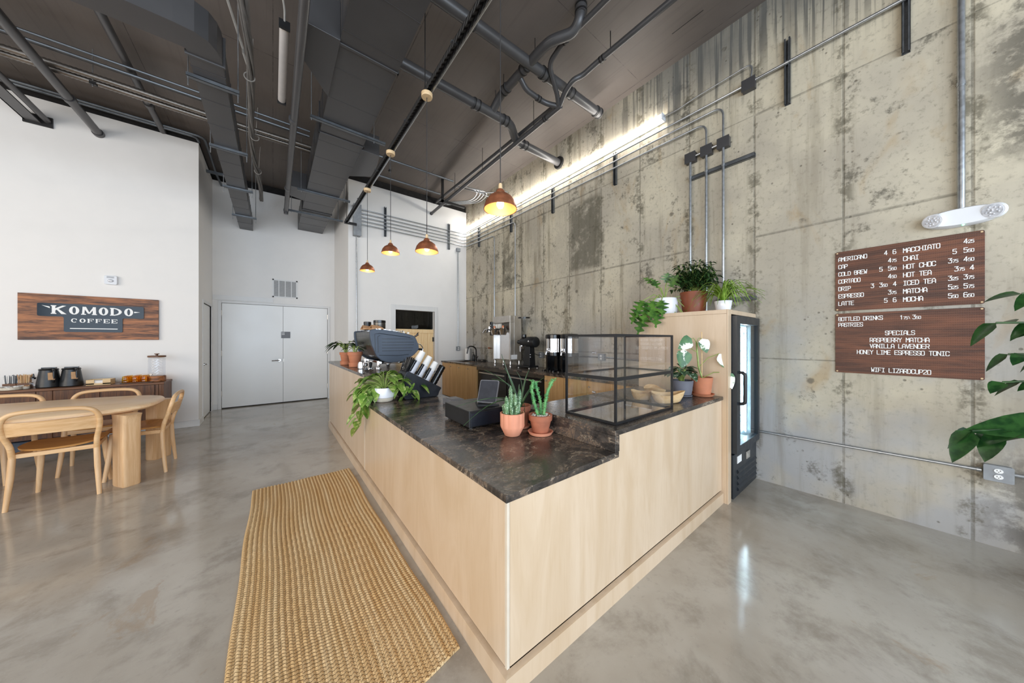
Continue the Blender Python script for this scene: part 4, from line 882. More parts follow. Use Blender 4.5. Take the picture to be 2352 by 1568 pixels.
g = G().box(fx0, fx0+.05, fy, 1.6, .02, 1.572).box(fx1-.03, fx1, fy, 1.6, .02, 1.572).box(fx0, fx1, fy, 1.6, 1.53, 1.572).box(fx0, fx1, fy, 1.6, .38, .42).box(fx0, fx1, 1.57, 1.6, .02, 1.572)
g.o('casing', M['fridge'], t)
g = G().box(fx0+.051, fx0+.056, fy+.002, 1.569, .421, 1.529).box(fx1-.036, fx1-.031, fy+.002, 1.569, .421, 1.529).box(fx0+.051, fx1-.031, 1.56, 1.569, .421, 1.529).box(fx0+.051, fx1-.031, fy, 1.569, .42, .426)
g.o('liner', M['fridgein'], t)
dr = G()
for a in ((fx0, fx0+.085, .405, 1.568), (fx1-.05, fx1, .405, 1.568), (fx0+.085, fx1-.05, 1.5, 1.568), (fx0+.085, fx1-.05, .405, .465)): dr.box(a[0], a[1], FY-.045, FY+.008, a[2], a[3])
dr = dr.o('door', M['fridge'], t)
G().box(fx0+.085, fx1-.05, FY-.03, FY-.026, .465, 1.5).o('pane', M['glassb'], dr)
G().tube(bend([(fx0+.06, FY-.045, .82), (fx0+.06, FY-.085, .83), (fx0+.06, FY-.085, 1.08), (fx0+.06, FY-.045, 1.09)], .02), .013, 10).o('handle', M['black'], dr, True)
g = G().box(fx1-.046, fx1-.037, fy+.035, fy+.05, .45, 1.5); g.o('led_housing', M['elw'], t)
g = G()
for i in range(34): g.box(fx1-.050, fx1-.0465, fy+.037, fy+.048, .47+i*.0302, .482+i*.0302)
g.o('led_row', M['led'], t)
g = G()
for i in range(34): g.sphere((fx1-.048, fy+.075, .48+i*.0302), .004, 6, 4)
g.o('led_row', M['led'], t)
for z in (.72, .98, 1.24): 
    g = G()
    for k in range(9): g.cyl((fx0+.06+k*.062, fy+.1, z), (fx0+.06+k*.062, 1.55, z), .0025, None, 6)
    g.box(fx0+.058, fx1-.06, fy+.095, fy+.101, z-.004, z+.004); g.o('wire_shelf', M['elw'], t)
g = G().box(fx0, fx1, FY-.02, FY+.008, .02, .39)
gr = g.o('grille', M['fridge'], t, bev=.003)
for i in range(4):
    z = .06+i*.05; G().prism([(FY-.02, z), (FY-.032, z+.012), (FY-.032, z+.02), (FY-.02, z+.036)], 0, fx0+.1, fx1-.03).o('louvre', M['fridge'], gr)
G().box(fx0+.09, fx0+.2, FY-.024, FY-.0205, .3, .36).o('sticker', M['paper'], gr)
G().box(fx0+.33, fx0+.42, FY-.03, FY-.0205, .285, .35).box(fx0+.345, fx0+.36, FY-.034, FY-.03, .3, .335).o('controls', M['steel'], gr, bev=.002)

# ------------------------------------------------------------------ back bar along the concrete wall
BX, BT = 3.10, .885
def cabinet(label, y0, y1, doors):
    t = thing('base_cabinet', label, 'cabinet', (3.42, (y0+y1)/2, 0))
    G().box(BX+.02, WX-.005, y0, y1, .1, BT-.032).o('carcass', M['cab'], t); G().box(BX+.07, WX-.01, y0, y1, 0, .1).o('plinth', M['black'], t)
    for i in range(doors):
        a = y0+(y1-y0)*i/doors; b = y0+(y1-y0)*(i+1)/doors
        d = G().box(BX, BX+.019, a+.002, b-.002, .11, BT-.035).o('door', M['cab'], t, bev=.001)
        G().cyl((BX, b-.05, .78), (BX-.022, b-.05, .78), .007, .012, 12).o('knob', M['steel'], d, True)
    return t
cabinet('golden oak base cabinet of the back bar, left of the dark bay', 5.06, 6.58, 4)
cabinet('golden oak base cabinet of the back bar, behind the glass display case', 1.68, 3.19, 4)
t = thing('undercounter_fridge', 'dark undercounter fridge bay in the back bar below the brewer', 'fridge', (3.4, 4.1, 0))
G().box(BX+.05, WX-.01, 3.2, 5.05, .02, BT-.034).o('body', M['black'], t)
for y0, y1 in ((3.22, 4.11), (4.13, 5.04)):
    d = G().box(BX+.02, BX+.048, y0, y1, .12, .78).o('door', M['blackg'], t, bev=.004)
    G().box(BX+.005, BX+.02, y0+.05, y1-.05, .735, .755).o('handle', M['steel'], d, bev=.003)
G().box(BX-.008, BX+.03, 3.2, 5.05, .795, BT-.033).o('apron', M['espback'], t, bev=.002)
wt = G()
sx0, sx1, sy0, sy1 = 3.24, 3.56, 5.75, 6.25
for a in ((BX-.025, sx0, 1.68, 6.59), (sx1, WX-.003, 1.68, 6.59), (sx0, sx1, 1.68, sy0), (sx0, sx1, sy1, 6.59)): wt.box(a[0], a[1], a[2], a[3], BT-.03, BT)
tag(wt.o('back_worktop', M['stone']), 'long dark granite worktop along the concrete wall', 'countertop')
t = thing('sink', 'dark undermount sink in the back worktop beside the white wall', 'sink', ((sx0+sx1)/2, (sy0+sy1)/2, .7))
g = G().box(sx0-.004, sx0-.001, sy0, sy1, .7, BT-.0305).box(sx1+.001, sx1+.004, sy0, sy1, .7, BT-.0305).box(sx0, sx1, sy0-.004, sy0-.001, .7, BT-.0305).box(sx0, sx1, sy1+.001, sy1+.004, .7, BT-.0305).box(sx0, sx1, sy0, sy1, .697, .7)
g.o('basin', M['black'], t); G().cyl((3.4, 6, .7), (3.4, 6, .704), .04).o('drain', M['steel'], t)
t = thing('faucet', 'black gooseneck kitchen faucet at the sink', 'faucet', (3.62, 5.93, BT))
G().tube(bend([(3.62, 5.93, BT), (3.62, 5.93, 1.2), (3.45, 5.98, 1.24), (3.42, 5.99, 1.06)], .1, 8), [.016]*10+[.0135]*9 if False else .0145, 12).lathe([(.03, BT), (.03, BT+.012), (.02, BT+.04)], (3.62, 5.93, 0), 16).o('spout', M['blackg'], t, True)
G().tube([(3.62, 5.91, .95), (3.60, 5.85, .98), (3.6, 5.82, 1.0)], .008, 8).o('lever', M['blackg'], t, True)
t = thing('paper_towel_roll', 'white paper towel roll on a thin stand beside the sink', 'paper towel', (3.62, 6.32, BT))
G().lathe([(.075, BT+.002), (.078, BT+.004), (.078, BT+.008), (.015, BT+.01)], (3.62, 6.32, 0), 20).cyl((3.62, 6.32, BT), (3.62, 6.32, 1.2), .006).cyl((3.62, 6.41, BT), (3.62, 6.41, 1.08), .004).o('stand', M['blackg'], t, True)
G().lathe([(.02, BT+.012), (.062, BT+.012), (.062, 1.165), (.02, 1.165)], (3.62, 6.32, 0), 24).o('roll', M['paper'], t, True)
t = thing('soap_bottle', 'small dark soap pump bottle between the paper roll and the faucet', 'bottle', (3.66, 6.1, BT))
G().lathe([(.03, BT), (.033, BT+.01), (.033, BT+.12), (.014, BT+.15), (.012, BT+.165)], (3.66, 6.1, 0), 16).o('bottle', M['black'], t, True)
G().tube([(3.66, 6.1, BT+.165), (3.66, 6.1, BT+.195), (3.62, 6.1, BT+.19)], .006, 8).o('pump', M['blackg'], t, True)
tag(G().box(3.55, 3.68, 5.62, 5.74, BT, BT+.012).box(3.55, 3.555, 5.62, 5.74, BT+.012, BT+.05).box(3.675, 3.68, 5.62, 5.74, BT+.012, BT+.05).box(3.55, 3.68, 5.735, 5.74, BT+.045, BT+.05).box(3.55, 3.68, 5.62, 5.625, BT+.045, BT+.05).o('sponge_rack', M['blackp']), 'small black wire caddy right of the faucet', 'rack')

# twin coffee brewer
t = thing('coffee_brewer', 'tall stainless steel twin coffee brewer on legs against the concrete wall', 'coffee maker', (3.42, 4.5, BT))
bx0, bx1, by0, by1 = 3.30, 3.56, 4.26, 4.80
G().box(bx0+.09, bx1, by0, by1, 1.0, 1.80).box(bx0, bx0+.0895, by0, by0+.03, 1.0, 1.6795).box(bx0, bx0+.0895, by1-.03, by1, 1.0, 1.6795).box(bx0, bx0+.0895, by0, by1, 1.68, 1.8).o('body', M['steel'], t, bev=.004)
G().box(bx0+.075, bx0+.088, by0+.032, by1-.032, 1.01, 1.5).o('front_panel', M['chrome'], t)
G().box(bx0+.02, bx0+.088, by0+.032, by0+.28, 1.55, 1.675).o('hood', M['espback'], t, bev=.004)
for y, lb in ((by0+.17, 0), (by1-.10, 1)):
    k = G().lathe([(.05, 1.46), (.085, 1.56), (.09, 1.575), (.084, 1.58)], (bx0-.03, y, 0), 24).o('brew_basket', M['chrome'], t, True)
    G().cyl((bx0-.03, y, 1.58), (bx0-.03, y, 1.625), .022).o('cap', M['copper'], k, True)
    G().tube([(bx0-.1, y, 1.55), (bx0-.18, y, 1.555), (bx0-.2, y, 1.5)], .012, 8).o('handle', M['black'], k, True)
G().box(bx0-.035, bx0, by1-.005, by1+.05, 1.45, 1.71).o('control_panel', M['blackg'], t, bev=.004)
g = G()
for i in range(3): g.box(bx0-.0365, bx0-.0345, by1+.005, by1+.038, 1.56+i*.04, 1.572+i*.04)
g.o('display', M['letter'], t)
G().tube(bend([(bx0-.03, by1+.05, 1.56), (bx0-.07, by1+.16, 1.57), (bx0-.09, by1+.2, 1.5)], .03), .014, 10).cyl((bx0-.03, by1+.07, 1.52), (bx0-.03, by1+.07, 1.62), .022).o('hot_water_tap', M['chrome'], t, True)
for x in (bx0+.03, bx1-.03):
    for y in (by0+.03, by1-.03): G().lathe([(.022, BT), (.022, BT+.01), (.012, BT+.03), (.014, 1.0)], (x, y, 0), 12).o('leg', M['chrome'], t, True)
G().box(bx0+.02, bx0+.16, by0-.003, by0-.0005, 1.02, 1.10).o('label_sheet', M['paper'], t)

# coffee grinder
t = thing('coffee_grinder', 'black shop coffee grinder with a clear bean hopper, right of the brewer', 'coffee grinder', (3.45, 3.95, BT))
gy = 3.99; gx = 3.42
G().box(gx-.09, gx+.13, gy-.2, gy+.12, BT+.015, BT+.045).o('base', M['black'], t, bev=.008)
for x in (gx-.07, gx+.11):
    for y in (gy-.18, gy+.1): G().cyl((x, y, BT), (x, y, BT+.016), .012).o('foot', M['steel'], t, True)
G().rings([[(gx+a*.9, gy-.09+b, BT+.045) for a, b in ((-.06, -.085), (.09, -.085), (.09, .085), (-.06, .085))], [(gx+a*.8, gy-.1+b*.72, 1.30) for a, b in ((-.055, -.085), (.08, -.085), (.08, .085), (-.055, .085))]]).o('column', M['black'], t, bev=.006)
G().lathe([(.05, -.31), (.082, -.30), (.09, -.28), (.09, -.1), (.075, -.085), (.068, .0), (.068, .06), (.045, .075), (.03, .13), (.035, .135), (.035, .16), (.02, .165)], (gx, gy+.02, 1.33), 24, Matrix.Rotation(-PI/2, 4, 'X')).o('motor_housing', M['black'], t, True)
G().cyl((gx-.0, gy+.17, 1.33), (gx, gy+.185, 1.33), .022).o('dial', M['steel'], t, True)
G().prism([(gy-.205, 1.335), (gy-.165, 1.335), (gy-.185, 1.36)], 0, gx-.0925, gx-.0895).o('emblem', M['letter'], t)
G().lathe([(.04, 1.4), (.045, 1.42), (.04, 1.44), (.042, 1.46)], (gx, gy+.03, 0), 20).o('collar', M['blackg'], t, True)
G().lathe([(.04, 1.462), (.045, 1.50), (.095, 1.70), (.098, 1.735)], (gx, gy+.03, 0), 24).o('hopper', M['glass'], t, True)
G().lathe([(.102, 1.736), (.106, 1.74), (.106, 1.755), (.09, 1.76)], (gx, gy+.03, 0), 24).o('hopper_lid', M['blackg'], t, True)
G().lathe([(.02, 1.19), (.03, 1.22), (.03, 1.27)], (gx-.02, gy+.07, 0), 14).box(gx-.055, gx-.045, gy+.05, gy+.09, 1.16, 1.26).o('spout', M['chrome'], t, True)
G().tube([(gx+.05, gy+.08, BT+.02), (gx+.12, gy+.2, BT+.14), (gx+.17, gy+.1, BT+.27), (WX-.07, 3.95, 1.10), (WX-.045, 3.9, 1.1)], .006, 8).o('power_cord', M['cord'], t, True)
g = G()
for z in (1.08, 1.12): g.sphere((gx-.04, gy-.178, z), .008, 8, 5)
g.o('button', M['letter'], t)
# coffee dispensers
def dispenser(y, lb, grp='steel coffee dispensers'):
    x = 3.45
    t = thing('coffee_dispenser', lb, 'coffee dispenser', (x, y, BT), group=grp)
    G().lathe([(.12, 1.17), (.132, 1.175), (.132, 1.385), (.125, 1.39)], (x, y, 0), 32).o('vessel', M['chrome'], t, True)
    G().lathe([(.128, 1.39), (.136, 1.392), (.136, 1.44), (.12, 1.452), (.02, 1.456)], (x, y, 0), 32).o('lid', M['blackg'], t, True)
    G().lathe([(.13, 1.12), (.137, 1.125), (.137, 1.17), (.12, 1.172)], (x, y, 0), 32).o('collar', M['blackg'], t, True)
    for dy in (-.105, .105): G().box(x-.06, x+.06, y+dy-.018, y+dy+.018, BT+.012, 1.13).o('leg', M['blackg'], t, bev=.006)
    G().box(x+.02, x+.07, y-.09, y+.09, BT+.012, 1.13).o('back_plate', M['blackg'], t, bev=.006)
    G().prism(rpoly([(x-.16, y-.13), (x+.1, y-.13), (x+.1, y+.13), (x-.16, y+.13)], .04), 2, BT+.001, BT+.014).o('base', M['blackg'], t)
    G().tube(bend([(x-.12, y, 1.2), (x-.17, y, 1.2), (x-.18, y, 1.14)], .02), .014, 10).cyl((x-.155, y, 1.2), (x-.155, y, 1.235), .01).o('tap', M['chrome'], t, True)
    for dy in (-.07, .07): G().tube([(x-.12, y+dy, BT+.014), (x-.165, y+dy, BT+.01)], .011, 8).o('foot_clip', M['chrome'], t, True)
    return t
dispenser(3.33, 'steel and black coffee dispenser left of the glass display case corner'); dispenser(3.02, 'steel and black coffee dispenser seen through the left side of the glass display case')

# ------------------------------------------------------------------ espresso machine on the bar top
Z1 = 1.03
t = thing('espresso_machine', 'slate blue espresso machine with ribbed side panels on the high bar top', 'espresso machine', (1.1, 4.05, Z1))
ey0, ey1 = 3.64, 4.52
prof = [(.85, 1.478), (.90, 1.484), (1.0, 1.482), (1.22, 1.447), (1.335, 1.418), (1.365, 1.395), (1.405, 1.30), (1.41, 1.25), (1.345, 1.18), (1.23, 1.11), (1.06, 1.10), (.98, 1.125), (.925, 1.17), (.87, 1.30), (.85, 1.40)]
pr = rpoly(prof, .02, 3)
for a, b in ((ey0, ey0+.05), (ey1-.05, ey1)):
    s_ = G().prism(pr, 1, a, b).o('side_panel', M['espresso'], t, bev=.006)
    if a == ey0:
        rb = G()
        for i, z in enumerate((1.375, 1.337, 1.305, 1.27, 1.238)): rb.box(.975, 1.35-abs(i-1.5)*.012, ey0-.003, ey0+.001, z-.003, z+.003)
        rb.o('ribs', M['navy'], s_)
        rb = G(); rb.tube([(.935, ey0-.001, 1.22), (.928, ey0-.001, 1.40), (.955, ey0-.001, 1.415)], .003, 6); rb.tube([(.905, ey0-.001, 1.23), (.897, ey0-.001, 1.43), (.95, ey0-.001, 1.437), (1.3, ey0-.001, 1.392)], .003, 6); rb.tube([(.945, ey0-.001, 1.19), (1.15, ey0-.001, 1.18), (1.28, ey0-.001, 1.19)], .003, 6); rb.o('groove', M['navy'], s_)
inner = [(.862, 1.462), (1.0, 1.468), (1.22, 1.43), (1.24, 1.33), (1.2, 1.24), (1.18, 1.13), (1.0, 1.135), (.94, 1.18), (.885, 1.3), (.866, 1.4)]
G().prism(inner, 1, ey0+.05, ey1-.05).o('body', M['espback'], t)
G().box(.8615, .866, ey0+.05, ey1-.05, 1.408, 1.4115).o('back_seam', M['black'], t)
e = G()
for s1 in (-1, 1): e.tube([(.868, 4.08, 1.315), (.866, 4.08+s1*.05, 1.335), (.865, 4.08+s1*.085, 1.33)], .003, 6)
e.tube([(.868, 4.08, 1.315), (.872, 4.08, 1.285)], .003, 6); e.o('emblem', M['black'], t)
for x in (.97, 1.26):
    for y in (ey0+.12, ey1-.12): G().lathe([(.032, Z1), (.032, Z1+.012), (.02, Z1+.03), (.022, 1.12)], (x, y, 0), 14).o('foot', M['chrome'], t, True)
G().box(.98, 1.42, ey0+.06, ey1-.06, 1.085, 1.115).o('drip_tray', M['chrome'], t, bev=.006)
g = G().tube([(.93, ey0+.06, 1.488), (.93, ey1-.06, 1.488)], .005, 8).tube([(1.24, ey0+.06, 1.47), (1.24, ey1-.06, 1.47)], .005, 8)
for i in range(7): y = ey0+.1+i*.11; g.tube([(.93, y, 1.488), (1.24, y, 1.468)], .003, 6)
g.o('cup_rail', M['chrome'], t, True)
for i in range(9):
    pass
g = G()
for i in range(7): g.box(.96+i*.055, .985+i*.055, ey0+.08, ey0+.09, 1.474-i*.006, 1.495-i*.006)
g.o('rail_clip', M['chrome'], t)
for y in (3.84, 4.3):
    k = G().lathe([(.035, 1.27), (.04, 1.29), (.04, 1.37), (.03, 1.38)], (1.33, y, 0), 18).o('group_head', M['chrome'], t, True)
    G().tube(bend([(1.34, y, 1.385), (1.42, y, 1.40), (1.475, y, 1.435)], .02), [.012]*1+[.014]*6+[.008] if False else .012, 8).o('lever', M['chrome'], k, True)
    G().tube([(1.45, y, 1.415), (1.475, y, 1.46)], [.012, .007], 8).o('lever_grip', M['black'], k, True)
    G().lathe([(.03, 1.24), (.036, 1.245), (.036, 1.27)], (1.33, y, 0), 18).tube([(1.36, y, 1.258), (1.4, y-.01, 1.255)], .009, 8).o('portafilter', M['chrome'], k, True)
    G().tube([(1.4, y-.01, 1.255), (1.52, y-.03, 1.24)], [.012, .015], 8).o('portafilter_handle', M['black'], k, True)
G().tube(bend([(1.39, ey0+.09, 1.32), (1.46, ey0+.07, 1.31), (1.49, ey0+.07, 1.25), (1.47, ey0+.07, 1.16)], .03), .006, 8).o('steam_wand', M['chrome'], t, True)
for i, (x, y, r, z1, m, lb) in enumerate(((1.09, 4.18, .072, 1.615, 'blackg', 'wide black glossy canister standing on top of the espresso machine'), (.985, 4.36, .045, 1.60, 'black', 'smaller black canister half hidden behind the wide one on the espresso machine'))):
    tt = thing('canister', lb, 'canister', (x, y, 1.492)); G().lathe([(r*.95, 1.493), (r, 1.5), (r, z1-.03), (r*.96, z1-.03)], (x, y, 0), 24).o('jar', M['espback'] if i == 0 else M[m], tt, True); G().lathe([(r*1.02, z1-.029), (r*1.03, z1-.025), (r*1.03, z1), (r*.9, z1+.004)], (x, y, 0), 24).o('lid', M[m], tt, True)
for i, (x, y, lb) in enumerate(((1.0, 3.98, 'folded kraft paper packet on top of the espresso machine, front one'), (.94, 4.16, 'folded kraft paper packet on top of the espresso machine, rear one'))):
    g = G(); g.prism(rpoly([(x-.07, y-.11), (x+.07, y-.1), (x+.075, y+.11), (x-.065, y+.1)], .01), 2, 1.493, 1.503); g.rings([[(x-.07, y-.09, 1.504), (x+.06, y-.085, 1.504), (x+.06, y-.085, 1.509), (x-.07, y-.09, 1.509)], [(x-.05, y+.03, 1.545), (x+.05, y+.04, 1.53), (x+.05, y+.04, 1.536), (x-.05, y+.03, 1.552)], [(x-.06, y+.1, 1.507), (x+.06, y+.1, 1.506), (x+.06, y+.1, 1.511), (x-.06, y+.1, 1.512)]])
    tag(g.o('paper_packet', M['kraft'], None, True), lb, 'packet')
# small steel pitcher and tools in front of the machine
t = thing('milk_pitcher', 'small steel milk pitcher on the bar top behind the orange pots', 'pitcher', (.80, 3.83, Z1))
G().lathe([(.034, Z1+.001), (.038, Z1+.006), (.038, Z1+.05), (.03, Z1+.078), (.032, Z1+.085)], (.80, 3.83, 0), 20).o('jug', M['chrome'], t, True)
G().tube(bend([(.83, 3.80, Z1+.075), (.87, 3.77, Z1+.07), (.865, 3.775, Z1+.03), (.835, 3.8, Z1+.02)], .015), .004, 6).o('handle', M['chrome'], t, True)
t = thing('tamper', 'black-handled coffee tamper on the bar top under the espresso machine', 'tamper', (.86, 3.66, Z1))
G().cyl((.86, 3.66, Z1+.001), (.86, 3.66, Z1+.022), .029, None, 20).o('base', M['chrome'], t, True); G().lathe([(.01, Z1+.022), (.014, Z1+.04), (.02, Z1+.07), (.012, Z1+.085)], (.86, 3.66, 0), 14).o('handle', M['black'], t, True)
tag(G().lathe([(.04, Z1+.001), (.045, Z1+.004), (.05, Z1+.02)], (.80, 3.5, 0), 20).o('saucer', M['chrome'], None, True), 'little steel dish on the bar top edge behind the trailing plant', 'dish')

# cup and lid bin in front of the espresso machine
t = thing('cup_bin', 'slanted black bin holding sleeves of cups and lids in front of the espresso machine', 'cup bin', (1.2, 3.08, .776))
by0, by1 = 2.98, 3.19
G().prism(rpoly([(1.02, .777), (1.355, .777), (1.375, .83), (1.40, .86), (1.04, 1.06), (1.0, 1.0), (1.0, .80)], .015, 3), 1, by0, by1).o('bin_body', M['navy'], t, bev=.004)
dv = Vector((.52, 0, .86)).normalized()
base = [(1.34, .90, 'blackg', .27, 'lid_stack'), (1.262, .945, 'cupclear', .27, 'cup_stack'), (1.185, .99, 'cupclear', .29, 'cup_stack'), (1.105, 1.035, 'cupclear', .30, 'cup_stack')]
for x, z, m, ln, nm in base:
    b = Vector((x, 3.07, z)); r = .036
    T = thing(nm, {1.34: 'stack of black cup lids in the slanted bin, lowest slot', 1.262: 'sleeve of frosted cups in the slanted bin, lowest of three', 1.185: 'sleeve of frosted cups in the slanted bin, middle of three', 1.105: 'sleeve of frosted cups in the slanted bin, uppermost of three'}[x], 'cups' if 'cup' in nm else 'lids', tuple(b), group='cup sleeves in the slanted bin' if 'cup' in nm else None)
    a = b - dv*.06
    n_ = 16; pts = [a+dv*(ln*i/n_) for i in range(n_+1)]
    if m == 'blackg': G().tube(pts, [r*(1.05 if i % 2 else .95) for i in range(n_+1)], 20).o('lids', M[m], T, True, ang=70)
    else:
        G().tube(pts[:11], [r*(1.03 if i % 2 else .97) for i in range(11)], 20).o('cups', M[m], T, True, ang=70)
        G().tube(pts[10:], [r*.98-.0009*i for i in range(n_-9)], 20).o('top_cup', M['paper'], T, True)
        G().tube([b+Vector((-.028, -.028, .02))+dv*.0, b+Vector((-.028, -.028, .02))+dv*.12], .017, 10).o('divider', M['blackg'], T, True)
g = G()
for i in range(46):
    a = Vector((1.05+RND.uniform(-.03, .025), 3.08+RND.uniform(-.07, .07), 1.05)); g.tube([a, a+dv*.13+Vector((RND.uniform(-.035, .01), RND.uniform(-.02, .02), RND.uniform(.0, .03)))], .0042, 5)
x = g.o('straws', M['black'], None); tag(x, 'bunch of black drinking straws at the back of the slanted bin', 'straws'); x['kind'] = 'stuff'

# checkout terminal
t = thing('cash_drawer', 'flat black cash drawer on the low granite counter under the tablet', 'cash drawer', (1.2, 1.87, .776))
Mx = Matrix.Translation((1.215, 1.905, 0)) @ Matrix.Rotation(math.radians(-2), 4, 'Z')
G().box(-.21, .21, -.19, .19, .79, .899, Mx).o('case', M['black'], t, bev=.004)
G().box(-.20, .20, -.1935, -.19, .797, .885, Mx).o('drawer_front', M['navy'], t, bev=.002)
for x in (-.18, .18):
    for y in (-.16, .16): G().cyl(Mx @ Vector((x, y, .7765)), Mx @ Vector((x, y, .791)), .014).o('foot', M['blackp'], t)
t = thing('tablet_stand', 'tilted grey checkout tablet on a black stand on the cash drawer', 'tablet', (1.2, 1.86, .9))
Mt = Matrix.Translation((1.205, 1.84, .9)) @ Matrix.Rotation(math.radians(-25), 4, 'Z')
G().rings([[Mt @ Vector(p) for p in rr] for rr in ([(-.07, -.07, .001), (.085, -.08, .001), (.085, .06, .001), (-.07, .06, .001)], [(-.065, -.065, .012), (.08, -.075, .012), (.08, .055, .02), (-.065, .055, .02)])]).o('base', M['black'], t)
Mu = Matrix.Translation((1.185, 1.80, .918)) @ Matrix.Rotation(math.radians(-56), 4, 'Z') @ Matrix.Rotation(math.radians(66), 4, 'X')
g = G(); P = rpoly([(-.072, 0), (.072, 0), (.072, .165), (-.072, .165)], .012)
g.rings([[Mu @ Vector((a, b, -.007)) for a, b in P], [Mu @ Vector((a, b, .007)) for a, b in P]]); g.o('tablet', M['grey'], t)
g = G(); g.rings([[Mu @ Vector((a*.93, .006+b*.93, .0072)) for a, b in P], [Mu @ Vector((a*.93, .006+b*.93, .0085)) for a, b in P]]); g.o('screen', M['screen'], t)
g = G(); g.rings([[Mu @ Vector((a*.93, .006+b*.93, -.0085)) for a, b in P], [Mu @ Vector((a*.93, .006+b*.93, -.0072)) for a, b in P]]); g.o('back_cover', M['grey'], t)
G().tube([Mu @ Vector((0, .06, -.008)), Mt @ Vector((.05, 0, .02))], .012, 8).o('arm', M['black'], t, True)
tag(G().box(1.23, 1.36, 2.44, 2.60, .777, .83).box(1.25, 1.34, 2.46, 2.58, .83, .834).o('receipt_printer', M['grey'], bev=.005), 'small grey receipt printer behind the cash drawer', 'printer')

# glass display case
t = thing('display_case', 'two-tier black-framed glass pastry case on the granite ledge', 'display case', (1.82, 1.16, .89))
cx0, cx1, cy0, cy1, cz0, cz1, czm = 1.485, 2.17, .966, 1.335, .891, 1.395, 1.145
w_ = .012
g = G()
for x in (cx0, cx1-w_):
    for y in (cy0, cy1-w_): g.box(x, x+w_, y, y+w_, cz0, cz1)
for z in (cz0, czm-w_, cz1-w_):
    for y in (cy0, cy1-w_): g.box(cx0+w_, cx1-w_, y, y+w_, z, z+w_*(1.6 if z == czm-w_ else 1))
    for x in (cx0, cx1-w_): g.box(x, x+w_, cy0+w_, cy1-w_, z, z+w_*(1.6 if z == czm-w_ else 1))
g.o('frame', M['case'], t)
for nm, a in (('side_pane', (cx0+.004, cx0+.007, cy0+w_, cy1-w_, cz0+w_, cz1-w_)), ('side_pane', (cx1-.007, cx1-.004, cy0+w_, cy1-w_, cz0+w_, cz1-w_)), ('front_pane', (cx0+w_, cx1-w_, cy0+.004, cy0+.007, cz0+w_, cz1-w_)), ('back_pane', (cx0+w_, cx1-w_, cy1-.007, cy1-.004, cz0+w_, cz1-w_)), ('shelf_pane', (cx0+w_, cx1-w_, cy0+w_, cy1-w_, czm-.003, czm+.001)), ('top_pane', (cx0+w_, cx1-w_, cy0+w_, cy1-w_, cz1-.006, cz1-.003))):
    G().box(*a).o(nm, M['glass'], t)
G().box(cx0+w_, cx1-w_, cy0+w_, cy1-w_, cz0+.001, cz0+.004).o('floor_plate', M['chrome'], t)
for z in (.99, 1.27): G().cyl((1.8, cy1, z), (1.8, cy1+.022, z), .006, .009, 10).o('knob', M['chrome'], t, True)
# carved wooden bowls
def bowl(c, rx, ry, h, a, lb, sd):
    r_ = random.Random(sd); ph = r_.uniform(0, 6)
    g = G(); n = 32; R = []
    wob = lambda k, i: 1+.09*math.sin(2*k+ph)+.07*math.sin(3*k+ph*2)
    for s, z in ((.02, .0), (.62, .0), (.74, .12), (.9, .55), (1.0, 1.0), (.95, 1.0), (.82, .6), (.6, .22), (.02, .18)):
        R.append([(c[0]+math.cos(a)*rx*s*wob(k, 0)*math.cos(k)-math.sin(a)*ry*s*wob(k, 0)*math.sin(k), c[1]+math.sin(a)*rx*s*wob(k, 0)*math.cos(k)+math.cos(a)*ry*s*wob(k, 0)*math.sin(k), c[2]+h*z*(1+.16*math.sin(2*k+1+ph))) for k in [2*PI*i/n for i in range(n)]])
    tag(g.rings(R).o('wooden_bowl', M['bowl'], None, True, ang=60), lb, 'bowl', 'carved wooden bowls')
bowl((2.335, 1.085, .8915), .135, .082, .075, -.35, 'carved pale wood bowl nearest the counter edge, right of the glass case', 3)
bowl((2.30, 1.265, .8915), .085, .075, .066, .5, 'carved pale wood bowl seen through the glass case, left of the other two', 5)
bowl((2.56, 1.30, .8915), .115, .08, .066, .9, 'carved pale wood bowl at the back of the ledge, against the tall cabinet', 8)

# ------------------------------------------------------------------ rug
g = G(); nx, ny = 31*6, 60; rx0, rx1, ry0, ry1 = -.142, .638, 1.13, 3.585
rows_ = []
for j in range(ny+1):
    v = j/ny; row = []
    for i in range(nx+1):
        u = i/nx; x = rx0+(rx1-rx0)*u; y = ry0+(ry1-ry0)*v
        x += .012*math.sin(v*5+1)*(1-v) - .02*(1-v)*(1-u)+.004*math.sin(v*17); y += .018*math.sin(u*3.2)*(1-v)*1.0 + .16*(u-.6)*(1-v)**4 + .006*math.sin(u*14)
        z = .008+.007*abs(math.sin(PI*31*u))+.0015*math.sin(v*190+i)
        row.append(g.bm.verts.new((x, y, z)))
    rows_.append(row)
for j in range(ny):
    for i in range(nx): g.bm.faces.new((rows_[j][i], rows_[j][i+1], rows_[j+1][i+1], rows_[j+1][i]))
edge = [rows_[0][i] for i in range(nx+1)]+[rows_[j][nx] for j in range(1, ny+1)]+[rows_[ny][i] for i in range(nx-1, -1, -1)]+[rows_[j][0] for j in range(ny-1, 0, -1)]
low = [g.bm.verts.new((v.co.x, v.co.y, .001)) for v in edge]
for k in range(len(edge)): g.bm.faces.new((edge[k], low[k], low[(k+1) % len(edge)], edge[(k+1) % len(edge)]))
tag(g.o('runner_rug', M['jute'], None, True), 'long braided jute runner rug on the floor beside the counter', 'rug')

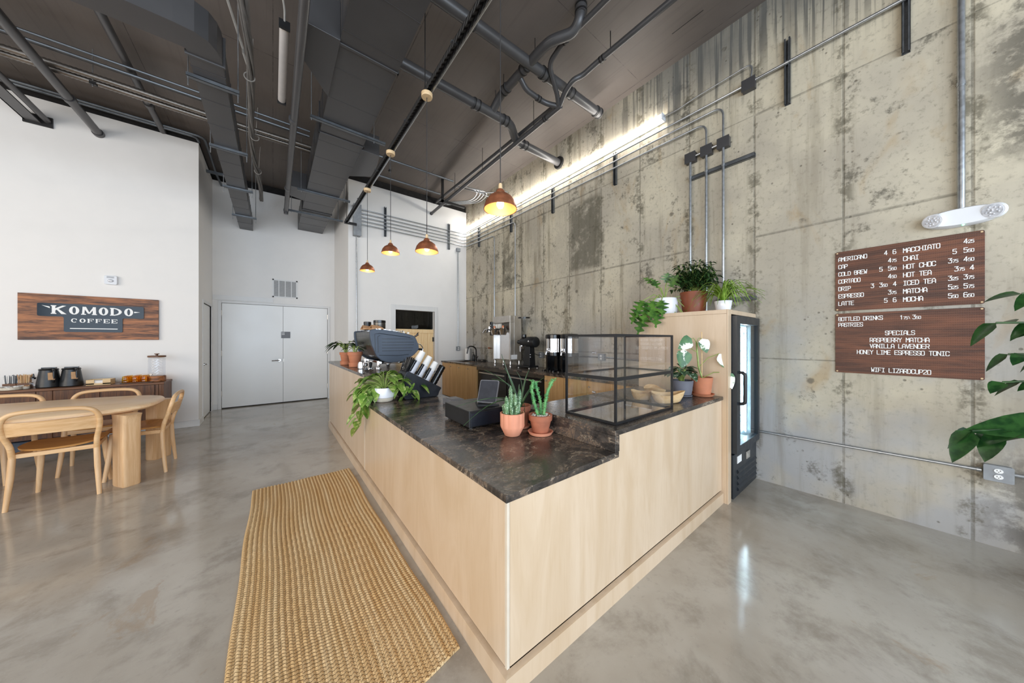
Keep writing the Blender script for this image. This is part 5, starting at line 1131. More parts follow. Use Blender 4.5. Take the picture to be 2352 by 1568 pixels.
# ------------------------------------------------------------------ dining table and chairs
TCX, TCY, TA, TB = -2.5, 4.94, 1.55, .61
t = thing('dining_table', 'long pale oak dining table with rounded ends and slab legs', 'table', (TCX, TCY, 0))
def outl(k): return [(TCX+(TA-k)*math.copysign(abs(math.cos(a))**.6, math.cos(a)), TCY+(TB-k)*math.copysign(abs(math.sin(a))**.6, math.sin(a))) for a in [2*PI*i/72 for i in range(72)]]
G().rings([[(x, y, z) for x, y in outl(k)] for k, z in ((.06, .668), (.016, .676), (.0, .694), (.003, .714), (.014, .725))]).o('tabletop', M['tabletop'], t, True, ang=50)
def table_leg(c, a):
    ca, sa = math.cos(a), math.sin(a); R = []
    for z, k, w2 in ((.0, .94, .93), (.012, 1, 1), (.5, 1, 1), (.58, 1.02, 1.0), (.63, 1.09, 1.0), (.66, 1.22, 1.0), (.669, 1.32, 1.0)):
        R.append([(c[0]+x*k*ca-y*w2*sa, c[1]+x*k*sa+y*w2*ca, z) for x, y in rpoly([(-.09, -.06), (.09, -.06), (.09, .06), (-.09, .06)], .025, 3)])
    G().rings(R).o('leg', M['oakz'], t, True, ang=50)
table_leg((-1.085, 4.505), math.radians(-54)); table_leg((-1.045, 5.32), math.radians(54)); table_leg((-3.87, 4.55), math.radians(54)); table_leg((-3.87, 5.31), math.radians(-54))
def make_chair():
    t = thing('dining_chair', 'x', 'chair')
    half = [(.207, -.17, .40), (.212, -.185, .50), (.232, -.215, .60), (.238, -.237, .68), (.225, -.25, .735), (.19, -.257, .77), (.13, -.262, .785), (.0, -.266, .79)]
    loop = [Vector(p) for p in half]+[Vector((-x, y, z)) for x, y, z in half[:-1][::-1]]
    sm = []
    for i in range(len(loop)-1):
        p0, p1, p2, p3 = loop[max(0, i-1)], loop[i], loop[i+1], loop[min(len(loop)-1, i+2)]
        for k in range(4):
            q = k/4; sm.append(.5*((2*p1)+(p2-p0)*q+(2*p0-5*p1+4*p2-p3)*q*q+(3*p1-p0-3*p2+p3)*q**3))
    sm.append(loop[-1])
    G().tube(sm, .0175, 12).o('back_frame', M['oak'], t, True)
    for s in (-1, 1):
        G().tube([(s*.207, -.171, .41), (s*.213, -.178, .25), (s*.228, -.20, .0)], [.0185, .0185, .0135], 12).o('leg', M['oakz'], t, True)
        G().tube([(s*.17, .155, .445), (s*.182, .172, .25), (s*.202, .20, .0)], [.021, .019, .014], 12).o('leg', M['oakz'], t, True)
    R = []
    for i in range(13):
        u = i/6-1; x = .226*u; y = -.213-.038*(1-u*u)
        R.append([(x, y-.006, .592+.006*(1-u*u)), (x, y+.006, .592+.006*(1-u*u)), (x, y-.02, .705), (x, y-.032, .705)])
    G().rings(R).o('backrest', M['oak'], t, True)
    g = G(); n = 40; top, mid, bot = [], [], []
    for k in range(n):
        a = 2*PI*k/n; c_, s_ = math.cos(a), math.sin(a)
        x = .222*math.copysign(abs(c_)**.62, c_); y = .02+.205*math.copysign(abs(s_)**.7, s_)
        dz = .018*(x/.222)**2-.006
        top.append((x, y, .468+dz)); mid.append((x*.985, y*.985, .452+dz)); bot.append((x*.6, y*.6, .448))
    inn = [(x*.55, y*.55+.01, .461) for x, y, z in top]
    g.rings([bot, mid, top, inn]); g.o('seat', M['seatm'], t, True, ang=50)
    g = G().box(-.205, .205, -.172, -.150, .405, .44).box(-.172, .172, .145, .167, .405, .445)
    for s in (-1, 1): g.rings([[(s*.215, -.16, .405), (s*.195, -.16, .405), (s*.195, -.16, .44), (s*.215, -.16, .44)], [(s*.182, .155, .405), (s*.162, .155, .405), (s*.162, .155, .445), (s*.182, .155, .445)]])
    g.o('seat_rail', M['oak'], t, bev=.003)
    return t
ch = make_chair()
G5 = 'bentwood chairs at the dining table'
spots = [(-1.445, 4.572, math.radians(2), 'pale bentwood dining chair nearest the camera, its back towards us at the table corner'), (-2.19, 4.57, math.radians(-6), 'pale bentwood dining chair cut by the left edge, beside the nearest chair'),
         (-1.48, 5.345, PI+.03, 'pale bentwood dining chair between table and sideboard, nearer the table end'), (-2.16, 5.37, PI-.04, 'pale bentwood dining chair between table and sideboard, at the left edge'), (-1.075, 4.905, PI/2+.02, 'pale bentwood dining chair at the end of the table, nearest the walkway')]
for i, (x, y, a, lb) in enumerate(spots):
    o = ch if i == 0 else dup(ch, (0, 0, 0), 0, lb)
    o.location = (x, y, 0); o.rotation_euler = (0, 0, a); o['label'] = lb; o['group'] = G5

# ------------------------------------------------------------------ sideboard and what stands on it
SX0, SX1, SF, SB, ST = -4.2, -1.215, 6.43, 6.86, .77
t = thing('sideboard', 'long dark oak sideboard against the white wall under the wooden sign', 'sideboard', (-2.7, 6.64, 0))
G().box(SX0, SX1+.006, SF-.012, SB, ST-.028, ST).o('top', M['walnut'], t, bev=.004)
G().box(SX0, SX1-.02, SF+.02, SB, .16, ST-.029).o('carcass', M['walnut'], t)
G().box(SX1-.02, SX1, SF, SB, .1, ST-.029).o('end_panel', M['walnutz'], t, bev=.003)
for x in (SX1-.06, SX1-.035, -2.14-.01): G().box(x-.018, x+.018, SF-.004, SF+.03, .0 if x == SX1-.035 else .16, ST-.03).o('post', M['walnutz'], t, bev=.003)
for x in (SX1-.04, -2.7, SX0+.05): G().box(x-.025, x+.025, SB-.06, SB-.01, 0, .16).o('leg', M['walnutz'], t)
for k in range(6):
    a, b = SX1-.085-(k+1)*.475, SX1-.085-k*.475; 
    g = G().box(a+.003, b-.003, SF+.004, SF+.0195, .17, ST-.035)
    g.o('door', M['walnutz'], t)
def jug(x, lb):
    y = 6.6; t = thing('coffee_carafe', lb, 'carafe', (x, y, ST), group='black carafes on the sideboard')
    G().lathe([(.088, ST+.001), (.094, ST+.01), (.09, ST+.06), (.072, ST+.20), (.07, ST+.215)], (x, y, 0), 28).o('body', M['black'], t, True)
    G().lathe([(.074, ST+.2155), (.076, ST+.222), (.07, ST+.235), (.035, ST+.242)], (x, y, 0), 28).box(x-.05, x+.055, y-.02, y+.02, ST+.236, ST+.25).o('lid', M['blackg'], t, True)
    G().tube(bend([(x+.045, y-.055, ST+.225), (x+.075, y-.115, ST+.22), (x+.075, y-.115, ST+.08), (x+.06, y-.075, ST+.07)], .03), .009, 8).o('handle', M['black'], t, True)
    Mt = Matrix.Translation((x+.062, y-.128, ST+.10)) @ Matrix.Rotation(math.radians(28), 4, 'Z') @ Matrix.Rotation(math.radians(-10), 4, 'X')
    G().box(-.024, .024, -.004, -.001, 0, .09, Mt).o('paper_tag', M['kraft'], t)
jug(-2.215, 'black coffee carafe with a kraft tag on the sideboard, left of the other carafe'); jug(-2.045, 'black coffee carafe with a kraft tag on the sideboard, next to the napkin box')
t = thing('napkin_box', 'light bamboo napkin box on the sideboard', 'napkin holder', (-1.80, 6.6, ST))
nx0, nx1, ny0, ny1 = -1.91, -1.71, 6.52, 6.68
G().box(nx0, nx1, ny0, ny1, ST+.001, ST+.01).box(nx0, nx0+.065, ny0, ny0+.01, ST+.01, ST+.07).box(nx1-.065, nx1, ny0, ny0+.01, ST+.01, ST+.07).box(nx0, nx1, ny0, ny0+.01, ST+.01, ST+.025).box(nx0, nx0+.01, ny0+.01, ny1, ST+.01, ST+.07).box(nx1-.01, nx1, ny0+.01, ny1, ST+.01, ST+.07).box(nx0, nx1, ny1-.01, ny1, ST+.01, ST+.07).o('box', M['bamboo'], t)
G().box(nx0+.012, nx1-.012, ny0+.0105, ny1-.012, ST+.011, ST+.058).o('napkins', M['paper'], t)
gl = None; k = 0
t = tag(G().prism(rpoly([(-1.63, 6.50), (-1.33, 6.50), (-1.33, 6.72), (-1.63, 6.72)], .02), 2, ST+.001, ST+.008).o('tray', M['black']), 'thin black tray under the amber glasses', 'tray')
for i in range(3):
    for j in range(3):
        if i == 2 and j == 2: continue
        x, y = -1.583+i*.083, 6.54+j*.07; nm = ('left', 'middle', 'right')[i]+' row, '+('front', 'second', 'rear')[j]+' glass'
        if gl is None:
            gl = thing('amber_glass', 'x', 'glass', (0, 0, 0))
            G().lathe([(.036, .0), (.0385, .006), (.038, .018), (.034, .03), (.0365, .034), (.036, .052), (.0325, .062), (.034, .067), (.032, .082), (.027, .09), (.001, .09)], n=20, wob=lambda a, z: 1+.035*math.cos(10*a)).o('tumbler', M['amber'], gl, True, ang=75)
            o = gl
        else: o = dup(gl, (0, 0, 0), 0, '')
        o.location = (x, y, ST+.0085); o['label'] = 'upturned amber glass tumbler on the black tray, '+nm; o['group'] = 'amber tumblers on the tray'
t = thing('drink_dispenser', 'dimpled clear glass drink dispenser with a wooden lid and base on the sideboard', 'drink dispenser', (-1.318, 6.62, ST))
dx, dy = -1.318, 6.62
G().lathe([(.086, ST+.001), (.09, ST+.006), (.09, ST+.075), (.084, ST+.08)], (dx, dy, 0), 32).o('base', M['signw'], t, True)
nz = 26; pr = [(.07, ST+.081)]+[(.083+.0035*math.sin(i*PI*.95), ST+.09+i*.0095) for i in range(nz)]+[(.078, ST+.09+nz*.0095)]
G().lathe(pr, (dx, dy, 0), 48, wob=lambda a, z: 1+.028*math.cos(12*a+(PI if int((z-ST)/.019) % 2 else 0))).o('jar', M['dimple'], t, True, ang=80)
G().lathe([(.086, ST+.345), (.09, ST+.348), (.09, ST+.368), (.086, ST+.37)], (dx, dy, 0), 32).lathe([(.014, ST+.37), (.012, ST+.385), (.026, ST+.39), (.026, ST+.398), (.01, ST+.40)], (dx, dy, 0), 20).o('lid', M['walnut'], t, True)
G().cyl((dx-.03, dy-.084, ST+.11), (dx-.035, dy-.115, ST+.11), .011).cyl((dx-.035, dy-.11, ST+.085), (dx-.035, dy-.11, ST+.125), .008).o('tap', M['chrome'], t, True)
t = thing('syrup_bottle', 'small clear dasher bottle with a dark spout beside the left carafe', 'bottle', (-2.325, 6.6, ST))
G().lathe([(.034, ST+.001), (.038, ST+.006), (.04, ST+.06), (.034, ST+.085), (.018, ST+.10), (.016, ST+.11)], (-2.325, 6.6, 0), 24).o('bottle', M['dimple'], t, True)
G().lathe([(.02, ST+.1105), (.018, ST+.125), (.03, ST+.128), (.008, ST+.14), (.005, ST+.175), (.001, ST+.178)], (-2.325, 6.6, 0), 14).o('spout', M['blackg'], t, True)
for k, (x, m, lb) in enumerate(((-2.50, 'paper', 'holder of grey and white sugar sticks at the left end of the sideboard'), (-2.405, 'kraft', 'holder of wooden stir sticks on the sideboard, beside the sugar sticks'))):
    t = thing('stick_holder', lb, 'holder', (x, 6.66, ST))
    G().box(x-.046, x+.046, 6.62, 6.70, ST+.001, ST+.065).o('tub', M['walnut'], t, bev=.003)
    for c in (0, 1):
        g = G()
        for i in range(16):
            a = RND.uniform(-.038, .038); b = RND.uniform(-.03, .03); g.tube([(x+a, 6.66+b, ST+.06), (x+a*1.25+RND.uniform(-.006, .006), 6.66+b*1.2, ST+.16+RND.uniform(-.012, .012))], .0035, 5)
        o = g.o('sticks', M[('paper', 'strut')[c] if k == 0 else ('bamboo', 'kraft')[c]], t); o['kind'] = 'stuff'
for k, (x, y, r, lb) in enumerate(((-2.44, 6.50, .075, 'shallow stoneware dish heaped with pale sachets, in front of the stick holders'), (-2.565, 6.49, .06, 'shallow stoneware dish with brown sachets at the left edge of the sideboard'), (-2.365, 6.545, .035, 'tiny stoneware dish tucked behind the sachet dish'))):
    t = thing('serving_dish', lb, 'dish', (x, y, ST))
    G().lathe([(r*.9, ST+.001), (r, ST+.004), (r*1.02, ST+.034), (r*.95, ST+.034), (r*.92, ST+.012), (.001, ST+.01)], (x, y, 0), 28).o('dish', M['cream'], t, True)
    g = G()
    for i in range(26):
        q, rr = RND.uniform(0, 6.28), r*.8*math.sqrt(RND.random()); Mt = Matrix.Translation((x+rr*math.cos(q), y+rr*math.sin(q), ST+.026+RND.uniform(0, .018))) @ Matrix.Rotation(RND.uniform(0, 3), 4, 'Z') @ Matrix.Rotation(RND.uniform(-.4, .4), 4, 'X'); g.box(-.02*r/.07, .02*r/.07, -.009, .009, -.002, .002, Mt)
    o = g.o('sachets', M['paper' if k == 0 else 'kraft'], t); o['kind'] = 'stuff'
tag(G().box(-2.75, -2.05, 6.56, 6.80, .001, .13).o('shade_block', M['espresso'], bev=.01), 'low blue-grey block standing for the bluish shade under the sideboard', 'shade block')  # block added as the bluish shadow under the sideboard, shade put into its colour

# ------------------------------------------------------------------ plants
def pot(t, c, r0, r1, h, m, rim=0, saucer=0, soil='soil', n=28, wob=None, sm=None):
    x, y, z = c; pr = [(r0*.9, z), (r0, z+.004)]
    if rim: pr += [(r1*.9, z+h-rim), (r1, z+h-rim+.001), (r1*1.03, z+h), (r1*.93, z+h), (r1*.88, z+h-.018)]
    else: pr += [(r1, z+h-.003), (r1*.97, z+h), (r1*.92, z+h), (r1*.9, z+h-.018)]
    G().lathe(pr+[(.001, z+h-.02)], (x, y, 0), n, wob=wob).o('pot', M[m], t, True, ang=45)
    G().lathe([(r1*.88, z+h-.019), (r1*.6, z+h-.012), (.001, z+h-.01)], (x, y, 0), n).o('soil', M[soil], t, True)
    if saucer: G().lathe([(saucer*.8, z-.014), (saucer*.86, z-.0135), (saucer, z+.016), (saucer*.95, z+.016), (saucer*.84, z-.002), (.001, z-.002)], (x, y, 0), n).o('saucer', M[sm or m], t, True)
def plant(name, lb, loc, cat='plant'): return thing(name, lb, cat, loc)
UP = Vector((0, 0, 1))
def sprout(fg, sg, c, n, hr, rr, L, Wd, kind='ovate', droop=.3, sr=.003, fold=.2, jit=1.0, nl=6, seed=1, mn=.4, clear=None):
    """arching stems from c, each carrying a leaf at its end"""
    q = random.Random(seed)
    for i in range(n):
        a = 2*PI*i/n*1.618*1.0+q.uniform(-.5, .5)*jit
        if clear is not None and abs((a-clear+PI) % (2*PI)-PI) < .75: continue
        k = mn+(1-mn)*q.random(); r = rr*k; h = hr*(1.15-.6*k)*q.uniform(.8, 1.1)
        d = Vector((math.cos(a), math.sin(a), 0)); p0 = Vector(c)+d*.012; p2 = Vector(c)+d*r+UP*h; p1 = Vector(c)+d*r*.35+UP*h*1.0
        pts = [p0*(1-s)**2+p1*2*s*(1-s)+p2*s*s for s in (0, .25, .5, .75, 1)]
        if sg: sg.tube(pts, sr, 5)
        ld = (d*.9+UP*q.uniform(-.35, .25)+Vector((q.uniform(-.3, .3), q.uniform(-.3, .3), 0))).normalized()
        leaf(fg, p2, ld, UP, L*q.uniform(.75, 1.15), Wd*q.uniform(.8, 1.1), kind, droop, fold, nl)
def finish(t, fg, fm, sg=None, sm='stem'):
    fg.o('foliage', M[fm], t, True, ang=80)
    if sg: sg.o('stems', M[sm], t, True)
# two terracotta pots at the far end of the bar top
t = plant('potted_plant', 'leafy plant in a terracotta pot on the bar top, the pot nearest the espresso machine', (.80, 4.17, Z1)); c = (.80, 4.17, Z1+.012); 
G().lathe([(.052, Z1+.001), (.06, Z1+.003), (.064, Z1+.05), (.05, Z1+.05)], (c[0], c[1], 0), 24).o('saucer', M['terra'], t, True); pot(t, (c[0], c[1], Z1+.02), .05, .075, .145, 'terra', .035)
f, s = G(), G(); sprout(f, s, (c[0], c[1], Z1+.15), 9, .1, .07, .09, .03, 'lance', .2, seed=4); finish(t, f, 'leafd', s); t.scale = (1.12,)*3
t = plant('potted_plant', 'glossy plant in a terracotta pot at the far end of the bar top', (.775, 4.62, Z1)); c = (.775, 4.62)
G().lathe([(.052, Z1+.001), (.06, Z1+.003), (.064, Z1+.045), (.05, Z1+.045)], (*c, 0), 24).o('saucer', M['terra'], t, True); pot(t, (*c, Z1+.02), .045, .068, .13, 'terra', .03)
f, s = G(), G(); sprout(f, s, (*c, Z1+.14), 15, .17, .13, .15, .062, 'ovate', .35, seed=8); finish(t, f, 'leafd', s); t.scale = (1.12,)*3
# trailing plant in the white pot
t = plant('trailing_plant', 'trailing swiss-cheese vine spilling from a white pot over the counter edge', (.84, 3.06, .776)); c = (.84, 3.06)
G().lathe([(.062, .777), (.066, .78), (.074, .79), (.078, .81)], (*c, 0), 32).o('pot_foot', M['cream'], t, True)
G().lathe([(.078, .8105), (.082, .815), (.086, .89), (.084, .894), (.079, .89), (.001, .875)], (*c, 0), 32).o('pot', M['whitepot'], t, True)
f, s = G(), G(); sprout(f, s, (*c, .885), 46, .13, .17, .1, .085, 'ovate', .45, .0028, .12, seed=21, mn=.25, clear=-2.0)
q = random.Random(5)
for (dx_, dy_, dz) in ((-.17, .05, -.17), (-.19, .10, -.06), (-.185, -.02, -.10), (-.2, .0, -.24), (-.16, .14, -.02), (-.17, .06, -.3), (.2, -.06, -.02), (.24, .0, -.05), (.16, -.1, -.06), (.3, -.05, .0)):
    p0 = Vector((*c, .885)); p2 = p0+Vector((dx_, dy_, dz)); p1 = p0+Vector((dx_*.75, dy_*.75, .1))
    P = [p0*(1-k)**2+p1*2*k*(1-k)+p2*k*k for k in [i/10 for i in range(11)]]; s.tube(P, .0026, 5)
    for i in range(3, 11):
        dd = (P[i]-P[i-1]).normalized(); a = q.uniform(0, 6.28); sd = Vector((math.cos(a)*.8-.3*(dx_ < 0), math.sin(a)*.8, -.25)); e = P[i]+sd*.03; s.tube([P[i], e], .0018, 4); leaf(f, e, sd+dd*.5, UP, q.uniform(.07, .1), q.uniform(.06, .085), 'ovate', .45, .12)
finish(t, f, 'leafp', s); t.scale = (1.14,)*3
# fluted salmon pot with fairy castle cactus
t = plant('cactus', 'clustered columnar cactus in a fluted salmon terracotta pot on the low counter', (1.16, 1.475, .776)); c = (1.16, 1.475)
G().lathe([(.034, .777), (.037, .779), (.055, .815), (.057, .822), (.0575, .885), (.053, .886), (.051, .872), (.001, .87)], (*c, 0), 60, wob=lambda a, z: 1+(.06*abs(math.sin(6*a))-.03 if .818 < z < .888 else 0)).o('pot', M['terrap'], t, True, ang=30)
G().lathe([(.05, .8725), (.03, .876), (.001, .876)], (*c, 0), 24).o('soil', M['soil'], t, True)
q = random.Random(3)
def ccol(g, b, h, r, lean):
    pts, rs = [], []
    for i in range(9):
        k = i/8; pts.append(b+Vector((lean[0]*k*k, lean[1]*k*k, h*k))); rs.append(r*(1-.9*max(0, k-.86)/.14)*(0.85+.15*math.sin(k*PI)))
    u = [Vector((math.cos(2*PI*j/20), math.sin(2*PI*j/20), 0)) for j in range(20)]
    g.rings([[p+w_*(rr*(1+.2*math.cos(5*2*PI*j/20))) for j, w_ in enumerate(u)] for p, rr in zip(pts, rs)])
tall = [(-.028, .0, .10), (-.016, -.008, .075), (.0, .01, .145), (.01, -.005, .11), (.022, .004, .09), (.034, -.004, .125), (-.036, -.004, .07), (.02, .02, .1)]
for i, (dx_, dy_, h) in enumerate(tall+[(math.cos(a)*.03*k, math.sin(a)*.03*k, .03+.03*q.random()) for a, k in [(q.uniform(0, 6.28), q.uniform(.4, 1.25)) for _ in range(20)]]):
    g = G(); ccol(g, Vector((c[0]+dx_*1.05, c[1]+dy_*1.05, .868)), h, .0088 if i < 8 else .0075, (dx_*.25, dy_*.25)); g.o('cactus_column', M['cactus'], t, True, ang=60)
t.scale = (1.28,)*3
# weathered pot with three spiny euphorbia stems
t = plant('euphorbia', 'three spiny green euphorbia stems in a weathered terracotta pot with saucer', (1.312, 1.385, .776)); c = (1.312, 1.385)
G().lathe([(.05, .777), (.054, .778), (.062, .792), (.058, .793), (.05, .784), (.001, .784)], (*c, 0), 32).o('saucer', M['terrap'], t, True)
G().lathe([(.036, .785), (.038, .788), (.05, .838), (.0505, .845), (.0565, .846), (.058, .872), (.052, .873), (.05, .862), (.001, .86)], (*c, 0), 36).o('pot', M['terrao'], t, True, ang=45)
g = G()
for i in range(34):
    a, rr = q.uniform(0, 6.28), .046*math.sqrt(q.random()); g.sphere((c[0]+rr*math.cos(a), c[1]+rr*math.sin(a), .866), q.uniform(.004, .008), 7, 5, (1, q.uniform(.7, 1.2), .7))
x = g.o('pebbles', M['pebble'], t, True); x['kind'] = 'stuff'
G().lathe([(.05, .8605), (.001, .863)], (*c, 0), 24).o('soil', M['soil'], t)
vr = Vector((.7867, -.6173, 0))
for pts in ([(-.012, 0, .865), (-.03, 0, .93), (-.042, 0, .99), (-.036, 0, 1.04)], [(.006, .016, .865), (.002, .018, .93), (-.014, .018, .985), (-.024, .018, 1.03)], [(.016, 0, .865), (.024, 0, .93), (.036, 0, .985), (.062, 0, 1.043)]):
    P = [Vector((*c, 0))+vr*a+Vector((.6173, .7867, 0))*b+UP*z for a, b, z in pts]
    S_ = [P[0].lerp(P[1], k/4) for k in range(4)]+[P[1].lerp(P[2], k/4) for k in range(4)]+[P[2].lerp(P[3], k/4) for k in range(5)]
    g = G().tube(S_, [.0062+.0007*(i % 2) for i in range(12)]+[.005], 9)
    for i in range(110):
        k = q.random()*(len(S_)-1.01); j = int(k); b = S_[j].lerp(S_[j+1], k-j); a = q.uniform(0, 6.28); d_ = Vector((math.cos(a), math.sin(a), q.uniform(-.1, .5))); top = k/len(S_) > .86
        g.tube([b+d_*.006, b+d_*(.0125 if not top else .019)], [.0022, .0006 if not top else .0016], 4)
    g.o('spiny_stem', M['euph'], t, True)
t.scale = (1.28,)*3
# aloe-like plant behind
t = plant('potted_plant', 'long thin arching green leaves in a rust terracotta pot behind the cactus', (1.31, 1.58, .776)); c = (1.31, 1.58)
G().lathe([(.048, .777), (.052, .778), (.058, .79), (.053, .79), (.001, .784)], (*c, 0), 28).o('saucer', M['terrap'], t, True); pot(t, (*c, .785), .042, .058, .115, 'terrao', .03)
f = G()
Dv = Vector((.6173, .7867, 0))
for (u0, h0, u1, h1, w0) in ((-.05, .17, -.09, .22, .009), (-.10, .11, -.30, -.07, .008), (-.06, .10, -.34, .03, .007), (.06, .12, .14, .17, .008), (.02, .12, .03, .15, .016), (-.01, .1, -.005, .13, .016), (.04, .09, .07, .12, .014), (-.02, .14, -.16, .16, .007), (.03, .13, -.02, .20, .006), (-.08, .2, -.105, .30, .010), (.03, .08, .02, -.06, .006), (.01, .1, -.01, -.11, .006), (-.03, .13, -.2, .21, .007), (.02, .15, .05, .21, .012)):
    b = Vector((*c, .885)); y_ = q.uniform(-.05, .02)*0-.02*(u1 < -.25)
    p1 = b+vr*u0+UP*h0*1.1+Dv*y_; p2 = b+vr*u1+UP*h1+Dv*(-.12 if u1 < -.25 or h1 < 0 else y_)
    n_ = 10; P = [b*(1-k)**2+p1*2*k*(1-k)+p2*k*k for k in [i/n_ for i in range(n_+1)]]
    f.tube(P, [w0*.55*(1-.75*i/n_) for i in range(n_+1)], 6)
f.o('foliage', M['leafd'], t, True); t.scale = (1.2,)*3
# plants on the ledge
t = plant('potted_plant', 'low marbled plant in a slate grey pot on the granite ledge', (2.72, 1.14, .8905)); c = (2.72, 1.14)
G().lathe([(.055, .891), (.06, .893), (.062, .9), (.05, .9)], (*c, 0), 28).o('saucer', M['greypot'], t, True)
pot(t, (*c, .9), .056, .068, .095, 'greypot'); f, s = G(), G(); sprout(f, s, (*c, .985), 26, .1, .075, .075, .06, 'ovate', .3, .0025, .15, seed=31, mn=.2); finish(t, f, 'leafs', s, 'stem'); t.scale = (1.28,)*3
t = plant('potted_plant', 'white-splashed philodendron on a stake in a smooth terracotta pot', (2.855, 1.035, .8905)); c = (2.855, 1.035)
G().lathe([(.062, .891), (.066, .892), (.08, .91), (.076, .911), (.06, .898), (.001, .898)], (*c, 0), 32).o('saucer', M['terra'], t, True)
pot(t, (*c, .899), .054, .07, .13, 'terra')
G().cyl((c[0], c[1], 1.0), (c[0]-.005, c[1], 1.36), .003, None, 6).o('stake', M['bamboo'], t)
f, s = G(), G(); b0 = Vector((*c, 1.02)); st = [b0, b0+vr*-.025+UP*.08, b0+vr*-.035+UP*.19, b0+vr*-.04+UP*.26]; s.tube(st, .006, 7)
for (k, du, dh, L_, W_, dd, face) in ((2, -.1, .02, .135, .115, (-.25, -.95), -.1), (3, -.045, .03, .13, .10, (-.8, -.5), .1), (3, .03, .03, .105, .085, (.25, -.9), 0), (1, .14, .10, .13, .085, (.45, -.85), 0), (0, .17, .045, .12, .085, (.25, -.95), 0)):
    p = st[k]; e = p+vr*du+UP*dh-Dv*.015
    s.tube([p, p+vr*du*.5+UP*(dh*.5+.02), e], .0025, 5); leaf(f, e, vr*dd[0]+UP*dd[1]-Dv*.12, -Dv, L_, W_, 'ovate', .05, .08)
finish(t, f, 'leafv', s, 'stem'); t.scale = (1.15,)*3
# plants on the tall cabinet
t = plant('potted_plant', 'lobed-leaf philodendron in a white pot on the left corner of the tall cabinet', (3.12, 1.47, 1.6175)); c = (3.12, 1.47, 1.618)
G().lathe([(.095, 1.618), (.1, 1.62), (.112, 1.65), (.115, 1.74), (.105, 1.78), (.1, 1.775), (.001, 1.765)], (c[0], c[1], 0), 32).o('pot', M['whitepot'], t, True)
f, s = G(), G()
for (du, dh, dv_) in ((-.3, -.02, -.1), (-.26, -.09, -.14), (-.33, -.11, -.05), (-.2, -.03, -.16), (-.16, -.13, -.16), (-.1, -.02, -.15), (-.26, -.2, -.05), (.05, .16, -.05), (.02, .22, .0), (.1, -.17, -.2), (.16, -.2, -.16), (.08, -.25, -.17), (.2, -.13, -.14), (-.08, .16, .02), (-.12, .2, .05), (.18, -.26, -.17), (.33, -.06, -.12), (.3, -.15, -.14)):
    p0 = Vector((c[0], c[1], 1.765)); e = p0+vr*du*.85+UP*dh*.8+Dv*dv_*.7; s.tube([p0, p0.lerp(e, .5)+UP*.06, e], .0045, 6)
    dd = (vr*du*.6+UP*(-.28 if dh < .1 else .12)+Dv*dv_).normalized(); L_ = q.uniform(.13, .18); leaf(f, e, dd, UP-Dv*.6, L_, L_*1.0, 'lobed', .3, .06, 4)
finish(t, f, 'leafa', s)
t = plant('potted_plant', 'bushy fine-leaved plant in a rust brown pot on the tall cabinet', (3.26, 1.26, 1.6175)); c = (3.27, 1.26)
pot(t, (*c, 1.618), .095, .122, .215, 'brownpot'); f, s = G(), G()
for i in range(90):
    a = q.uniform(0, 6.28); r_ = .2*math.sqrt(q.random()); h = q.uniform(.06, .34)*(1-.25*r_/.2); p0 = Vector((*c, 1.83)); e = p0+Vector((math.cos(a)*r_, math.sin(a)*r_, h)); m_ = p0.lerp(e, .55)+UP*.05
    P = [p0*(1-k)**2+m_*2*k*(1-k)+e*k*k for k in (0, .2, .4, .6, .8, 1)]; s.tube(P, .0022, 4)
    for k in (2, 3, 4, 5):
        for _ in range(4): d_ = Vector((q.uniform(-1, 1), q.uniform(-1, 1), q.uniform(-.4, .5))); leaf(f, P[k], d_, UP, q.uniform(.04, .07), q.uniform(.018, .028), 'lance', .35, .15, 3)
finish(t, f, 'leafd', s)
t = plant('spider_plant', 'spider plant with long striped arching leaves at the right end of the tall cabinet', (3.26, .99, 1.6175)); c = (3.24, 1.0)
pot(t, (*c, 1.618), .055, .07, .1, 'whitepot'); f = G()
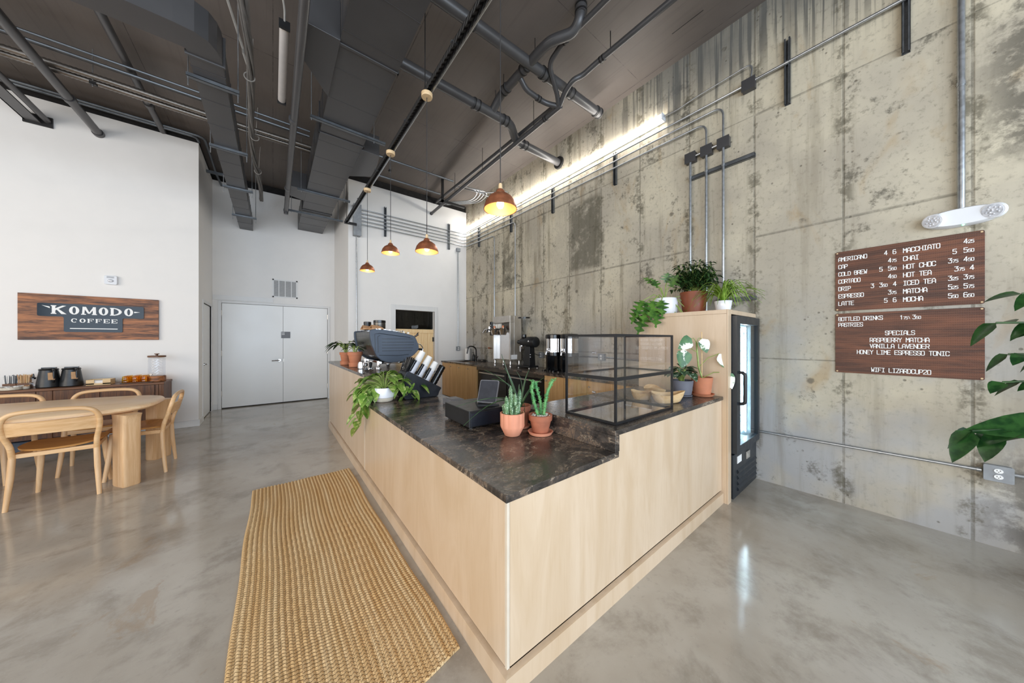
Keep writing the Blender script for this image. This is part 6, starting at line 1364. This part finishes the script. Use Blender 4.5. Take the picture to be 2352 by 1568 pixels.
for i in range(90):
    a = q.uniform(0, 6.28); r_ = q.uniform(.12, .33); h = q.uniform(.1, .24); dn = q.uniform(-.06, .12); p0 = Vector((*c, 1.70)); d_ = Vector((math.cos(a), math.sin(a), 0)); e = p0+d_*r_+UP*dn; m_ = p0+d_*r_*.4+UP*h*1.5
    if e.x > WX-.02: e.x = WX-.02
    n_ = 7; P = [p0*(1-k)**2+m_*2*k*(1-k)+e*k*k for k in [j/n_ for j in range(n_+1)]]; sd = d_.cross(UP)
    pv = None
    for j, p in enumerate(P):
        w_ = .0075*(1-(j/n_)**2)+.0008; row = [f.bm.verts.new(p+sd*w_+UP*.003), f.bm.verts.new(p), f.bm.verts.new(p-sd*w_+UP*.003)]
        if pv:
            for k in (0, 1): f.bm.faces.new((pv[k], pv[k+1], row[k+1], row[k]))
        pv = row
f.o('foliage', M['leafl'], t, True, ang=80)
# large leafy plant reaching in from the right
t = plant('tall_plant', 'dark leafy branches of a tall plant reaching in from the right edge', (3.3, -.85, 0)); f, s = G(), G()
pot(t, (3.25, -.9, .001), .15, .19, .34, 'blackg')
tr = [(3.25, -.9, .3), (3.27, -.86, .8), (3.3, -.8, 1.3), (3.3, -.78, 1.75)]; s.tube(tr, [.02, .017, .013, .008], 8)
for (p0, tip, lv, sz) in (((3.27, -.85, .85), (3.22, -.26, .83), 7, .17), ((3.3, -.8, 1.30), (3.28, -.34, 1.46), 5, .13), ((3.3, -.8, 1.15), (3.3, -.38, 1.28), 4, .11), ((3.28, -.82, 1.05), (3.28, -.36, 1.12), 5, .11), ((3.3, -.79, 1.5), (3.3, -.42, 1.62), 3, .12)):
    a, b = Vector(p0), Vector(tip); P = [a.lerp(b, i/8)+UP*.05*math.sin(PI*i/8) for i in range(9)]; s.tube(P, .006, 6)
    for i in range(lv):
        k = 8-int(i*5/lv); d_ = Vector((q.uniform(-.5, .4), q.uniform(.2, .9), q.uniform(-.9, .1))); leaf(f, P[k], d_, UP+Vector((-.5, 0, 0)), sz*q.uniform(.6, 1), sz*.6, 'ovate', .3, .12)
leaf(f, Vector((3.23, -.62, .93)), (0, 1, -.16), Vector((-.75, 0, .6)), .40, .16, 'lance', .12, .12, 8)
finish(t, f, 'leafk', s, 'leafk')
